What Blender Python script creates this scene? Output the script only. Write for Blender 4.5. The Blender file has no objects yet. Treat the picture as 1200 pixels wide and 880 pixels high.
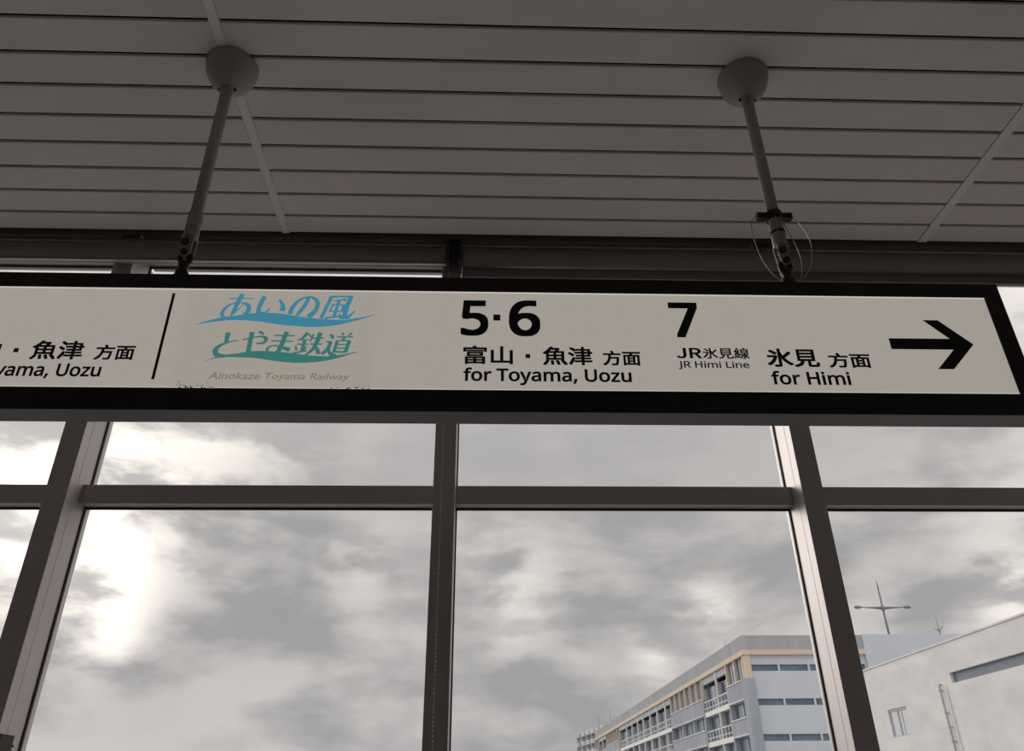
import bpy, bmesh, math, random
from mathutils import Vector, Matrix

scene = bpy.context.scene
col = scene.collection
random.seed(4)

# ------------------------------------------------------------------ camera
EYE = 1.6
cam_data = bpy.data.cameras.new('camera')
cam = bpy.data.objects.new('camera', cam_data)
col.objects.link(cam)
cam_data.sensor_width = 36.0
cam_data.lens = 36.0 * 901.55 / 1200.0
cam_data.clip_start = 0.05
cam_data.clip_end = 2000
cam.matrix_world = Matrix((( 0.99937835, -0.00819727, -0.03428862, 0.0),
                           (-0.03392487, -0.48822543, -0.87205793, 0.0),
                           (-0.00959208,  0.87267906, -0.48820002, EYE),
                           (0, 0, 0, 1)))
scene.camera = cam

# ------------------------------------------------------------------ view
vs = scene.view_settings
scene.display_settings.display_device = 'sRGB'
vs.view_transform = 'Standard'
vs.look = 'None'
vs.exposure = 0.0
vs.gamma = 1.0
vs.use_curve_mapping = False

# ------------------------------------------------------------------ sky: broken overcast
class NT:
    """small helper around a node tree"""
    def __init__(self, nt):
        self.nt = nt
        nt.nodes.clear()
    def n(self, t, **kw):
        nd = self.nt.nodes.new(t)
        for k, v in kw.items():
            setattr(nd, k, v)
        return nd
    def put(self, sock, v):
        if isinstance(v, bpy.types.NodeSocket):
            self.nt.links.new(v, sock)
        elif v is not None:
            sock.default_value = v
    def m(self, op, a, b=None, c=None, clamp=False):
        nd = self.n('ShaderNodeMath', operation=op, use_clamp=clamp)
        self.put(nd.inputs[0], a); self.put(nd.inputs[1], b)
        if c is not None: self.put(nd.inputs[2], c)
        return nd.outputs[0]
    def vm(self, op, a, b=None):
        nd = self.n('ShaderNodeVectorMath', operation=op)
        self.put(nd.inputs[0], a); self.put(nd.inputs[1], b)
        return nd.outputs['Value'] if op == 'DOT_PRODUCT' else nd.outputs[0]
    def step(self, v, a, b, lo=0.0, hi=1.0):
        nd = self.n('ShaderNodeMapRange', interpolation_type='SMOOTHSTEP')
        self.put(nd.inputs[0], v)
        for i, x in enumerate((a, b, lo, hi)): nd.inputs[i + 1].default_value = x
        return nd.outputs[0]
    def mix(self, f, a, b):
        nd = self.n('ShaderNodeMix', data_type='RGBA')
        self.put(nd.inputs[0], f); self.put(nd.inputs[6], a); self.put(nd.inputs[7], b)
        return nd.outputs[2]
    def noise(self, vec, scale, detail=4.0, rough=0.5, dist=0.0):
        nd = self.n('ShaderNodeTexNoise')
        self.put(nd.inputs['Vector'], vec)
        nd.inputs['Scale'].default_value = scale
        nd.inputs['Detail'].default_value = detail
        nd.inputs['Roughness'].default_value = rough
        nd.inputs['Distortion'].default_value = dist
        return nd.outputs['Fac']
    def scale(self, c, f):
        nd = self.n('ShaderNodeVectorMath', operation='SCALE')
        self.put(nd.inputs[0], c); self.put(nd.inputs['Scale'], f)
        return nd.outputs[0]

world = bpy.data.worlds.new('overcast_sky')
scene.world = world
world.use_nodes = True
w = NT(world.node_tree)
d = w.vm('NORMALIZE', w.n('ShaderNodeTexCoord').outputs['Generated'])
sx = w.n('ShaderNodeSeparateXYZ'); w.put(sx.inputs[0], d)
dx, dy, dz = sx.outputs
flat = w.vm('MULTIPLY', d, (1.0, 1.0, 2.3))
big = w.noise(w.vm('ADD', flat, (0.3, 0.0, 1.7)), 3.6, 5, 0.48, 0.3)      # cloud masses
fine = w.noise(w.vm('ADD', flat, (2.1, 0.4, 0.6)), 8.0, 7, 0.54, 0.15)     # billows
body = w.m('ADD', w.m('MULTIPLY', big, 0.52), w.m('MULTIPLY', fine, 0.48))
def patch(vec, k):
    v = Vector(vec).normalized()
    dp = w.vm('DOT_PRODUCT', d, tuple(v))
    return w.m('EXPONENT', w.m('MULTIPLY', w.m('SUBTRACT', dp, 1.0), k))
def total(lst):
    s = None
    for vec, k, a in lst:
        g = w.m('MULTIPLY', patch(vec, k), a)
        s = g if s is None else w.m('ADD', s, g)
    return s
THIN_PLUS_FILL = [   # thin cloud that lets the sun glow through, plus one added glow off view
    ((-0.53, 1, 0.325), 480, 1.25), ((-0.47, 1, 0.245), 900, 0.75), ((-0.455, 1, 0.185), 2200, 0.8),
    ((-0.66, 1, 0.42), 90, 1.5), ((-0.34, 1, 0.47), 200, 0.30), ((-0.62, 1, 0.30), 260, 0.25), ((-0.40, 1, 0.46), 150, 0.35),
    ((0.285, 1, 0.222), 1500, 0.50), ((0.05, 1, 0.27), 400, 0.30), ((0.215, 1, 0.165), 2500, 0.45),
    ((1.0, 0.25, 0.40), 12, 2.6), ((0.70, 1, 0.245), 900, 0.6), ((-0.16, 1, 0.28), 900, 0.25), ((0.02, 1, 0.20), 800, 0.16)]  # the broadest patch is an added glow out of view, brightening mullion cheeks
THICK = [  # heavier banks
    ((-0.28, 1, 0.335), 160, 0.34), ((-0.42, 1, 0.135), 300, 0.22), ((-0.28, 1, 0.20), 250, 0.20), ((0.17, 1, 0.17), 400, 0.20),
    ((0.45, 1, 0.46), 30, 0.16), ((0.06, 1, 0.14), 400, 0.12), ((0.12, 1, 0.33), 120, 0.10)]
thin, thick = total(THIN_PLUS_FILL), total(THICK)
v = w.step(body, 0.37, 0.63)
high = w.step(dz, 0.25, 0.37)                        # the layer is smoother overhead
v = w.m('ADD', w.m('MULTIPLY', v, w.m('SUBTRACT', 1.0, w.m('MULTIPLY', high, 0.72))), w.m('MULTIPLY', high, 0.31))
v = w.m('SUBTRACT', v, thick)
billow = w.step(fine, 0.40, 0.60, 0.15, 1.2)
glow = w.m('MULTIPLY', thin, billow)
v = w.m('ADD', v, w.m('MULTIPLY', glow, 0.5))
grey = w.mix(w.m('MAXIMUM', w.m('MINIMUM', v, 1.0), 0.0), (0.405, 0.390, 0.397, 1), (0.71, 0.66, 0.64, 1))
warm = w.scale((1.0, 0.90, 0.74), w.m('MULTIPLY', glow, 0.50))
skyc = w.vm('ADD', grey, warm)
over = w.m('ADD', w.step(dz, 0.38, 0.85, 1.0, 2.2), w.step(dy, 0.25, -0.6, 0.0, 0.7))   # brighter overhead; unseen sky behind the station brightened to light the buildings
skyc = w.scale(skyc, over)
bg = w.n('ShaderNodeBackground')
w.put(bg.inputs[0], skyc); bg.inputs[1].default_value = 1.0
w.put(w.n('ShaderNodeOutputWorld').inputs[0], bg.outputs[0])

# the sun, veiled by the bright break in the clouds on the left
sun_data = bpy.data.lights.new('veiled_sun', 'SUN')
sun_data.energy = 1.25
sun_data.angle = math.radians(28)
sun_data.color = (1.0, 0.93, 0.85)
sun = bpy.data.objects.new('veiled_sun', sun_data)
col.objects.link(sun)
sun.rotation_euler = Vector((-0.56, 1.0, 0.40)).to_track_quat('Z', 'Y').to_euler()

# added fill lamps, out of view at both sides, to lift the interior
for lx, ly in ((-7.6, -0.9), (7.6, -0.9)):
    ld = bpy.data.lights.new('fill_lamp', 'AREA')
    ld.shape = 'RECTANGLE'; ld.size = 1.2; ld.size_y = 0.25
    ld.energy = 30; ld.color = (1.0, 0.93, 0.84)
    lo = bpy.data.objects.new('fill_lamp', ld)
    col.objects.link(lo); lo.location = (lx, ly, 4.06)

# ------------------------------------------------------------------ materials
def material(name, color, rough=0.6, metal=0.0, spec=0.5, bump=None, vary=None, emit=None, coords='Object'):
    m = bpy.data.materials.new(name); m.use_nodes = True
    t = NT(m.node_tree)
    b = t.n('ShaderNodeBsdfPrincipled')
    t.put(t.n('ShaderNodeOutputMaterial').inputs[0], b.outputs[0])
    c = (*color, 1)
    b.inputs['Base Color'].default_value = c
    b.inputs['Roughness'].default_value = rough
    b.inputs['Metallic'].default_value = metal
    b.inputs['Specular IOR Level'].default_value = spec
    tc = t.n('ShaderNodeTexCoord').outputs[coords]
    if vary:
        sc_, amt = vary[0], vary[1]
        mp = t.n('ShaderNodeMapping'); t.put(mp.inputs[0], tc)
        if len(vary) > 2: mp.inputs['Scale'].default_value = vary[2]
        f = t.noise(mp.outputs[0], sc_, 5, 0.6)
        k = t.step(f, 0.25, 0.75, 1 - amt, 1 + amt)
        t.put(b.inputs['Base Color'], t.scale(c[:3], k))
    if bump:
        f = t.noise(tc, bump[0], 3, 0.6)
        bn = t.n('ShaderNodeBump'); bn.inputs['Strength'].default_value = bump[1]; bn.inputs['Distance'].default_value = bump[2]
        t.put(bn.inputs['Height'], f); t.put(b.inputs['Normal'], bn.outputs[0])
    if emit:
        b.inputs['Emission Color'].default_value = (*emit[0], 1)
        b.inputs['Emission Strength'].default_value = emit[1]
    return m

M = {}
M['ceiling'] = material('ceiling_slat_paint', (0.84, 0.79, 0.785), 0.5, 0.0, 0.4, vary=(1.2, 0.05))
M['joint'] = material('joint_strip_paint', (0.93, 0.91, 0.91), 0.45)
M['void'] = material('dark_ceiling_void', (0.012, 0.010, 0.010), 0.9)
M['pocket'] = material('blind_pocket_paint', (0.045, 0.04, 0.04), 0.6)
M['alu'] = material('grey_aluminium', (0.54, 0.50, 0.495), 0.5, 0.45, 0.5, vary=(3.0, 0.04))
M['gasket'] = material('black_gasket', (0.012, 0.011, 0.012), 0.6)
M['wall'] = material('concourse_wall', (0.16, 0.15, 0.145), 0.7, vary=(0.8, 0.05))
M['floor'] = material('concourse_floor', (0.29, 0.277, 0.27), 0.55, vary=(0.7, 0.08))
M['signframe'] = material('black_sign_frame', (0.013, 0.012, 0.014), 0.35, 0.0, 0.35, vary=(5, 0.1))
M['signbase'] = material('grey_sign_base', (0.16, 0.155, 0.165), 0.5, vary=(4, 0.08))
M['face'] = material('backlit_acrylic', (0.35, 0.33, 0.30), 0.5, 0, 0.2, emit=((1.0, 0.915, 0.79), 0.335))
M['faceedge'] = material('lit_acrylic_edge', (0.5, 0.47, 0.43), 0.4, 0, 0.2, emit=((1.0, 0.92, 0.81), 0.52))
M['ink'] = material('black_sign_ink', (0.008, 0.008, 0.010), 0.5, 0, 0.3)
M['blue'] = material('blue_film', (0.04, 0.25, 0.38), 0.4, 0, 0.2, emit=((0.050, 0.235, 0.34), 0.85))
M['teal'] = material('teal_film', (0.03, 0.20, 0.19), 0.4, 0, 0.2, emit=((0.045, 0.180, 0.175), 0.85))
M['greyink'] = material('grey_film', (0.18, 0.18, 0.16), 0.5, 0, 0.2, emit=((0.9, 0.9, 0.8), 0.19))
M['sticker'] = material('clear_film', (0.35, 0.33, 0.30), 0.45, 0, 0.2, emit=((1.0, 0.910, 0.79), 0.326))
M['grime'] = material('brown_grime', (0.05, 0.035, 0.025), 0.9)
M['dome'] = material('dome_paint', (0.42, 0.385, 0.375), 0.55, 0, 0.4, bump=(220, 0.12, 0.001))
M['tube'] = material('hanger_tube_paint', (0.46, 0.41, 0.395), 0.6, 0, 0.4, bump=(180, 0.3, 0.001), vary=(60, 0.12))
M['sleeve'] = material('hanger_sleeve_metal', (0.34, 0.31, 0.29), 0.5, 0.2, 0.5, vary=(40, 0.15))
M['iron'] = material('black_iron', (0.02, 0.018, 0.018), 0.5, 0.3, 0.5)
M['wire'] = material('steel_wire', (0.42, 0.38, 0.35), 0.4, 0.7, 0.5)
M['blind'] = material('blind_fabric', (0.30, 0.27, 0.255), 0.8, 0, 0.2, bump=(500, 0.1, 0.0005))
M['blindrail'] = material('blind_rail_metal', (0.74, 0.71, 0.70), 0.4, 0.4, 0.5)
M['chain'] = material('pull_chain', (0.85, 0.76, 0.72), 0.4, 0.0, 0.5)
M['bwall'] = material('blue_grey_render', (0.40, 0.43, 0.47), 0.8, 0, 0.2, vary=(0.35, 0.07, (1, 1, 0.3)))
M['bwall_light'] = material('pale_blue_grey_render', (0.58, 0.62, 0.675), 0.8, 0, 0.2, vary=(0.3, 0.05, (1, 1, 0.3)))
M['parapet'] = material('grey_parapet', (0.38, 0.392, 0.412), 0.85, 0, 0.2, vary=(0.9, 0.12, (1, 1, 0.12)))
M['beige'] = material('beige_trim', (0.66, 0.545, 0.42), 0.7, 0, 0.2)
M['bpanel'] = material('grey_wall_panel', (0.37, 0.40, 0.45), 0.85, 0, 0.2, vary=(0.7, 0.10, (1, 1, 0.3)))
M['white'] = material('white_rail_paint', (0.78, 0.77, 0.75), 0.6, 0, 0.3)
M['bglass'] = material('dark_window_glass', (0.095, 0.145, 0.21), 0.3, 0, 0.6, vary=(0.5, 0.35))
M['fin'] = material('recess_wall', (0.47, 0.49, 0.52), 0.8, 0, 0.2)
M['roof'] = material('roof_slab', (0.3, 0.3, 0.3), 0.9)
M['ground'] = material('town_ground', (0.22, 0.215, 0.205), 0.95, 0, 0.2, vary=(0.05, 0.15))
M['far'] = material('far_block_render', (0.55, 0.55, 0.56), 0.85, 0, 0.2, vary=(0.2, 0.06))
M['far_light'] = material('far_balcony_render', (0.68, 0.68, 0.68), 0.85, 0, 0.2)
M['lamp'] = material('grey_lamp_metal', (0.20, 0.22, 0.25), 0.5, 0.3, 0.5)
M['louver'] = material('blue_grey_louvre', (0.165, 0.19, 0.245), 0.6, 0.0, 0.5, vary=(0.8, 0.08))
M['pipe'] = material('grey_pipe', (0.40, 0.39, 0.385), 0.6)
M['frame_grey'] = material('grey_window_frame', (0.44, 0.46, 0.49), 0.5)
M['shutter'] = material('window_curtain', (0.50, 0.54, 0.59), 0.35, 0, 0.5, vary=(0.8, 0.08))

def panel_wall(name, color, ph, pv):
    """white cladding with fine joints: ph = panel height, pv = panel length"""
    m = bpy.data.materials.new(name); m.use_nodes = True
    t = NT(m.node_tree)
    b = t.n('ShaderNodeBsdfPrincipled')
    t.put(t.n('ShaderNodeOutputMaterial').inputs[0], b.outputs[0])
    b.inputs['Roughness'].default_value = 0.75; b.inputs['Specular IOR Level'].default_value = 0.2
    s = t.n('ShaderNodeSeparateXYZ'); t.put(s.inputs[0], t.n('ShaderNodeTexCoord').outputs['Object'])
    def joint(v, p, wdt):
        f = t.m('FRACT', t.m('DIVIDE', v, p))
        return t.m('LESS_THAN', f, wdt / p)
    jz, jy = joint(s.outputs[2], ph, 0.014), joint(s.outputs[1], pv, 0.010)
    j = t.m('MAXIMUM', jz, t.m('MULTIPLY', jy, 0.35))
    mp = t.n('ShaderNodeMapping'); t.put(mp.inputs[0], t.n('ShaderNodeTexCoord').outputs['Object'])
    mp.inputs['Scale'].default_value = (1, 0.8, 1.6)
    k = t.step(t.noise(mp.outputs[0], 0.7, 5, 0.55), 0.3, 0.72, 0.90, 1.06)
    c = t.scale(color, t.m('MULTIPLY', k, t.m('SUBTRACT', 1.0, t.m('MULTIPLY', j, 0.13))))
    t.put(b.inputs['Base Color'], c)
    return m
M['cladding'] = panel_wall('white_cladding', (0.76, 0.745, 0.735), 0.62, 1.9)

def glass_material():
    m = bpy.data.materials.new('window_glass'); m.use_nodes = True
    t = NT(m.node_tree)
    tr = t.n('ShaderNodeBsdfTransparent'); tr.inputs[0].default_value = (0.955, 0.965, 0.965, 1)
    gl = t.n('ShaderNodeBsdfGlossy'); gl.inputs['Roughness'].default_value = 0.02
    fr = t.n('ShaderNodeFresnel'); fr.inputs[0].default_value = 1.35
    mx = t.n('ShaderNodeMixShader')
    t.put(mx.inputs[0], t.m('MULTIPLY', fr.outputs[0], t.m('SUBTRACT', 1.0, t.n('ShaderNodeNewGeometry').outputs['Backfacing']))); t.put(mx.inputs[1], tr.outputs[0]); t.put(mx.inputs[2], gl.outputs[0])
    df = t.n('ShaderNodeBsdfDiffuse'); df.inputs[0].default_value = (0.8, 0.8, 0.8, 1)      # a little dust
    m2 = t.n('ShaderNodeMixShader')
    k = t.step(t.noise(t.n('ShaderNodeTexCoord').outputs['Object'], 3.0, 5, 0.6), 0.35, 0.8, 0.004, 0.022)
    t.put(m2.inputs[0], k); t.put(m2.inputs[1], mx.outputs[0]); t.put(m2.inputs[2], df.outputs[0])
    t.put(t.n('ShaderNodeOutputMaterial').inputs[0], m2.outputs[0])
    return m
M['glass'] = glass_material()

# ------------------------------------------------------------------ geometry helpers
class MB:
    """collects shapes, then becomes ONE mesh object"""
    def __init__(self): self.bm = bmesh.new()
    def box(self, x0, x1, y0, y1, z0, z1, mtx=None):
        c = [Vector((x, y, z)) for x in (x0, x1) for y in (y0, y1) for z in (z0, z1)]
        if mtx: c = [mtx @ p for p in c]
        v = [self.bm.verts.new(p) for p in c]
        for f in ((0, 1, 3, 2), (4, 6, 7, 5), (0, 4, 5, 1), (2, 3, 7, 6), (0, 2, 6, 4), (1, 5, 7, 3)):
            self.bm.faces.new([v[i] for i in f])
        return self
    def prism(self, pts, y0, y1, axis='y'):
        """polygon pts (a, b) extruded; axis y: (x, z); axis x: (y, z)"""
        def P(p, t): return (p[0], t, p[1]) if axis == 'y' else (t, p[0], p[1])
        a = [self.bm.verts.new(P(p, y0)) for p in pts]
        b = [self.bm.verts.new(P(p, y1)) for p in pts]
        self.bm.faces.new(a); self.bm.faces.new(b[::-1])
        n = len(pts)
        for i in range(n):
            self.bm.faces.new((a[i], b[i], b[(i + 1) % n], a[(i + 1) % n]))
        return self
    def tube(self, pts, r, seg=12, closed=False):
        pts = [Vector(p) for p in pts]
        rs = r if isinstance(r, (list, tuple)) else [r] * len(pts)
        rings = []; n = len(pts); up = None
        for i, p in enumerate(pts):
            a = pts[(i - 1) % n] if (closed or i) else p
            b = pts[(i + 1) % n] if (closed or i < n - 1) else p
            t = (b - a).normalized()
            if up is None: up = t.orthogonal().normalized()
            up = (up - t * up.dot(t)).normalized()
            s = t.cross(up)
            rings.append([self.bm.verts.new(p + (up * math.cos(q) + s * math.sin(q)) * rs[i]) for q in (2 * math.pi * k / seg for k in range(seg))])
        m = n if closed else n - 1
        for i in range(m):
            A, B = rings[i], rings[(i + 1) % n]
            for k in range(seg):
                f = self.bm.faces.new((A[k], A[(k + 1) % seg], B[(k + 1) % seg], B[k])); f.smooth = True
        if not closed:
            self.bm.faces.new(rings[0][::-1]); self.bm.faces.new(rings[-1])
        return self
    def lathe(self, prof, cx, cy, seg=40, mtx=None):
        """prof: (radius, z) from top to bottom"""
        rings = []
        for r, z in prof:
            if r < 1e-6:
                rings.append([self.bm.verts.new(mtx @ Vector((cx, cy, z)) if mtx else (cx, cy, z))])
            else:
                ps = [Vector((cx + r * math.cos(2 * math.pi * k / seg), cy + r * math.sin(2 * math.pi * k / seg), z)) for k in range(seg)]
                rings.append([self.bm.verts.new(mtx @ p if mtx else p) for p in ps])
        for A, B in zip(rings, rings[1:]):
            for k in range(seg):
                k2 = (k + 1) % seg
                if len(A) == 1 and len(B) == 1: continue
                q = (A[0], B[k], B[k2]) if len(A) == 1 else (A[k], B[0], A[k2]) if len(B) == 1 else (A[k], B[k], B[k2], A[k2])
                f = self.bm.faces.new(q); f.smooth = True
        return self
    def ball(self, c, r, seg=8):
        prof = [(r * math.sin(math.pi * i / 6), c[2] + r * math.cos(math.pi * i / 6)) for i in range(7)]
        prof[0] = (0, c[2] + r); prof[-1] = (0, c[2] - r)
        return self.lathe(prof, c[0], c[1], seg)
    def build(self, name, mat, parent=None, bevel=0, loc=None):
        bmesh.ops.recalc_face_normals(self.bm, faces=self.bm.faces)
        me = bpy.data.meshes.new(name); self.bm.to_mesh(me); self.bm.free()
        me.materials.append(M[mat] if isinstance(mat, str) else mat)
        o = bpy.data.objects.new(name, me); col.objects.link(o)
        if parent: o.parent = parent; o.matrix_parent_inverse = parent.matrix_world.inverted()
        if bevel:
            b = o.modifiers.new('bevel', 'BEVEL'); b.width = bevel; b.segments = 2; b.limit_method = 'ANGLE'
        return o

def tag(o, label, cat, group=None):
    o['label'] = label; o['category'] = cat
    if group: o['group'] = group
    return o
def thing(name, label, cat, loc, group=None):
    o = bpy.data.objects.new(name, None); col.objects.link(o)
    o.location = loc; o.matrix_world = Matrix.Translation(loc)
    return tag(o, label, cat, group)
def struct(o):
    o['kind'] = 'structure'; return o
def parent_to(o, p):
    o.parent = p; o.matrix_parent_inverse = p.matrix_world.inverted()

# ================================================================== THE SETTING
CEIL = 4.10
struct(MB().box(-9, 9, -6, 3.6, -0.2, 0).build('floor', 'floor'))
struct(MB().box(-9, 9, -6.2, -6, 0, 4.6).build('wall_back', 'wall'))
struct(MB().box(-9.2, -9, -6, 3.5, 0, 4.6).build('wall_left', 'wall'))
struct(MB().box(9, 9.2, -6, 3.5, 0, 4.6).build('wall_right', 'wall'))

# slatted metal ceiling: void deck, slats in three bays, joint strips, edge trim
ceiling = struct(MB().box(-9, 9, -6, 3.03, CEIL + 0.045, CEIL + 0.12).build('ceiling', 'void'))
EDGES = [3.032, 2.901, 2.7505, 2.6005, 2.4505, 2.3005, 2.1475, 1.997, 1.844]
while EDGES[-1] > -5.9: EDGES.append(EDGES[-1] - 0.15)
GAP = 0.0070
BAYS = [(-8.99, -4.26), (-4.22, -1.019), (-0.977, 2.199), (2.250, 5.43), (5.47, 8.99)]
for bx0, bx1 in BAYS:
    mb = MB()
    for ya, yb in zip(EDGES, EDGES[1:]):
        y0, y1 = yb + GAP, ya - GAP
        z0, z1, r = CEIL, CEIL + 0.013, 0.003
        mb.prism([(y0, z1), (y0, z0 + r), (y0 + r, z0), (y1 - r, z0), (y1, z0 + r), (y1, z1)], bx0, bx1, 'x')
    mb.build('slat_panel', 'ceiling', ceiling)
for jx0, jx1 in ((-4.26, -4.22), (-1.0165, -0.9785), (2.2045, 2.2495), (5.43, 5.47)):
    MB().box(jx0, jx1, -5.98, 3.03, CEIL - 0.002, CEIL + 0.03).build('joint_strip', 'joint', ceiling)
# recessed blind pocket between the ceiling edge and the glazing
trim1 = struct(MB().box(-9, 9, 3.032, 3.042, CEIL - 0.004, CEIL + 0.34).box(-9, 9, 3.03, 3.20, CEIL + 0.34, CEIL + 0.36).build('trim_1', 'pocket'))
MB().box(-9, 9, 3.042, 3.062, CEIL - 0.002, CEIL + 0.008).build('edge_angle', 'pocket', trim1)
struct(MB().box(-9, 9, 3.195, 3.5, CEIL + 0.12, CEIL + 0.50).build('wall_front', 'pocket'))

# curtain wall: mullions, transoms, panes
MULL = [-5.166, -3.511, -1.8455, -0.1790, 1.4640, 3.119, 4.774]
ZT, GY = 4.137, 3.375         # underside of the head transom, glazing plane
HW = 0.048
mull_objs = []
for i, mx in enumerate(MULL):
    mb = MB().box(mx - HW, mx + HW, 3.20, 3.372, 0.0, CEIL + 0.12)
    o = struct(mb.build('trim_%d' % (i + 2), 'alu', None, 0.0015))
    # glazing pressure strip behind, seen edge on
    MB().box(mx - HW - 0.004, mx + HW + 0.004, 3.372, 3.386, 0.0, ZT).build('gasket', 'gasket', o)
    MB().box(mx - HW + 0.008, mx + HW - 0.008, 3.398, 3.44, 0.0, ZT).build('cover_cap', 'alu', o)
    # fine joint running up each cheek
    MB().box(mx - HW - 0.0006, mx + HW + 0.0006, 3.262, 3.2635, 0.0, CEIL + 0.1).build('cheek_joint', 'frame_grey', o)
    mull_objs.append(o)
def window(n, x0, x1):
    f = MB()
    f.box(x0, x1, 3.318, 3.372, 2.79, 2.878)                 # mid transom
    f.box(x0, x1, 3.318, 3.372, ZT, ZT + 0.08)               # head transom
    f.box(x0, x1, 3.318, 3.372, 0.0, 0.10)                   # sill transom
    o = struct(f.build('window_%d' % n, 'alu', None, 0.001))
    for z0, z1 in ((0.10, 2.79), (2.878, ZT)):
        g = MB()
        for a, b, c, e in ((x0, x1, z1 - 0.008, z1), (x0, x1, z0, z0 + 0.008), (x0, x0 + 0.006, z0, z1), (x1 - 0.006, x1, z0, z1)):
            g.box(a, b, 3.371, 3.384, c, e)
        g.build('gasket', 'gasket', o)
        MB().box(x0, x1, 3.384, 3.396, z0 - 0.02, z1 + 0.02).build('pane', 'glass', o)
    c = MB()
    for z0, z1 in ((2.80, 2.868), (ZT + 0.01, ZT + 0.08), (0.0, 0.09)): c.box(x0, x1, 3.398, 3.43, z0, z1)
    c.build('cover_cap', 'alu', o)
for i in range(len(MULL) - 1):
    window(i + 1, MULL[i] + HW, MULL[i + 1] - HW)
# blank wall beyond the glazed bays
struct(MB().box(-9, MULL[0] - HW, 3.2, 3.45, 0, 4.3).box(MULL[-1] + HW, 9, 3.2, 3.45, 0, 4.3).build('wall_side', 'wall'))

# dark metal stop on the cheek of the left mullion
st = thing('mullion_bracket', 'small dark metal bracket screwed to the left mullion at the bottom corner', 'bracket', (-1.7975, 3.27, 1.80))
MB().box(-1.7975, -1.7885, 3.212, 3.306, 1.70, 1.853).build('plate', 'iron', st, 0.002)
MB().tube([(-1.7985, 3.322, 1.818), (-1.794, 3.322, 1.818)], 0.005, 10).build('screw', 'iron', st)

# ================================================================== ROLLER BLINDS
def blind(x0, x1, drop, label, chain_x):
    t = thing('roller_blind', label, 'roller blind', ((x0 + x1) / 2, 3.13, 4.05), 'roller blinds above the windows')
    R, cy = 0.052, 3.135
    cz = 4.044
    # roll of fabric with a flattened cassette front
    mb = MB()
    prof = [(cy + R * math.cos(a), cz + R * math.sin(a)) for a in (2 * math.pi * k / 40 for k in range(40))]
    mb.prism(prof, x0 + 0.012, x1 - 0.012, 'x')
    roll = mb.build('fabric_roll', 'blind', t)
    for p in roll.data.polygons: p.use_smooth = len(p.vertices) == 4
    for bx in (x0, x1 - 0.012):
        MB().box(bx, bx + 0.012, cy - R - 0.006, cy + R + 0.004, cz - R - 0.012, CEIL + 0.12).build('end_bracket', 'pocket', t)
    MB().box(x0, x1, cy - 0.020, cy - 0.008, 4.106, 4.118).build('headrail', 'blindrail', t)
    if drop:
        MB().box(x0 + 0.02, x1 - 0.02, cy + R - 0.022, cy + R - 0.0195, cz - drop, cz).build('fabric_drop', 'blind', t)
        bz = cz - drop
    else:
        bz = cz - R - 0.004
    yb = cy + (R - 0.0215 if drop else -0.012)
    MB().box(x0 + 0.018, x1 - 0.018, yb - 0.006, yb + 0.006, bz - (0.012 if drop else 0.004), bz + 0.002).build('bottom_bar', 'blindrail', t)
    if chain_x is not None:
        mb = MB()
        z = cz - R
        k = 0
        while z > 0.75:
            fx = chain_x + 0.005 * (1 - (z - 0.75) / 3.2)
            mb.ball((fx, 3.172, z), 0.0034, 6); z -= 0.0165; k += 1
        mb.tube([(chain_x, 3.172, cz - R), (chain_x + 0.005, 3.172, 0.75)], 0.0007, 5)
        mb.build('pull_chain', 'chain', t)
    return t
blind(-5.10, -0.187, 0, 'fully rolled up grey roller blind above the left windows with a beaded pull chain', -0.190)
blind(-0.140, 5.10, 0.107, 'grey roller blind above the right windows, let down a little behind the sign', None)

# ================================================================== THE HANGING SIGN
SX0, SX1, SZ0, SZ1, SY0, SY1 = -1.90, 1.670, 2.600, 3.077, 2.000, 2.085
FX0, FX1, FZ0, FZ1 = -1.84, 1.614, 2.670, 3.0235
sign = thing('hanging_sign', 'long black framed backlit direction sign hung from the ceiling, with platform numbers and an arrow', 'sign', (0, 2.04, SZ0))
fr = MB()
fr.box(SX0, SX1, SY0, SY1, FZ1, SZ1); fr.box(SX0, SX1, SY0, SY1, SZ0, FZ0)
fr.box(SX0, FX0, SY0, SY1, FZ0, FZ1); fr.box(FX1, SX1, SY0, SY1, FZ0, FZ1)
fr.build('frame', 'signframe', sign)
MB().box(SX0 + 0.003, SX1 - 0.003, SY0 + 0.002, SY1 - 0.002, SZ0 - 0.0015, SZ0).build('bottom_cover', 'signbase', sign)
MB().box(FX0, FX1, SY1 - 0.012, SY1 - 0.006, FZ0, FZ1).build('back_panel', 'signframe', sign)
FY = 2.0030
MB().box(FX0, FX1, FY, FY + 0.005, FZ0, FZ1).build('face_panel', 'face', sign)
MB().box(FX0, FX1, FY - 0.0010, FY, FZ1 - 0.0042, FZ1).box(FX0, FX1, FY - 0.0010, FY, FZ0, FZ0 + 0.0035).build('face_edge', 'faceedge', sign)

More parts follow.
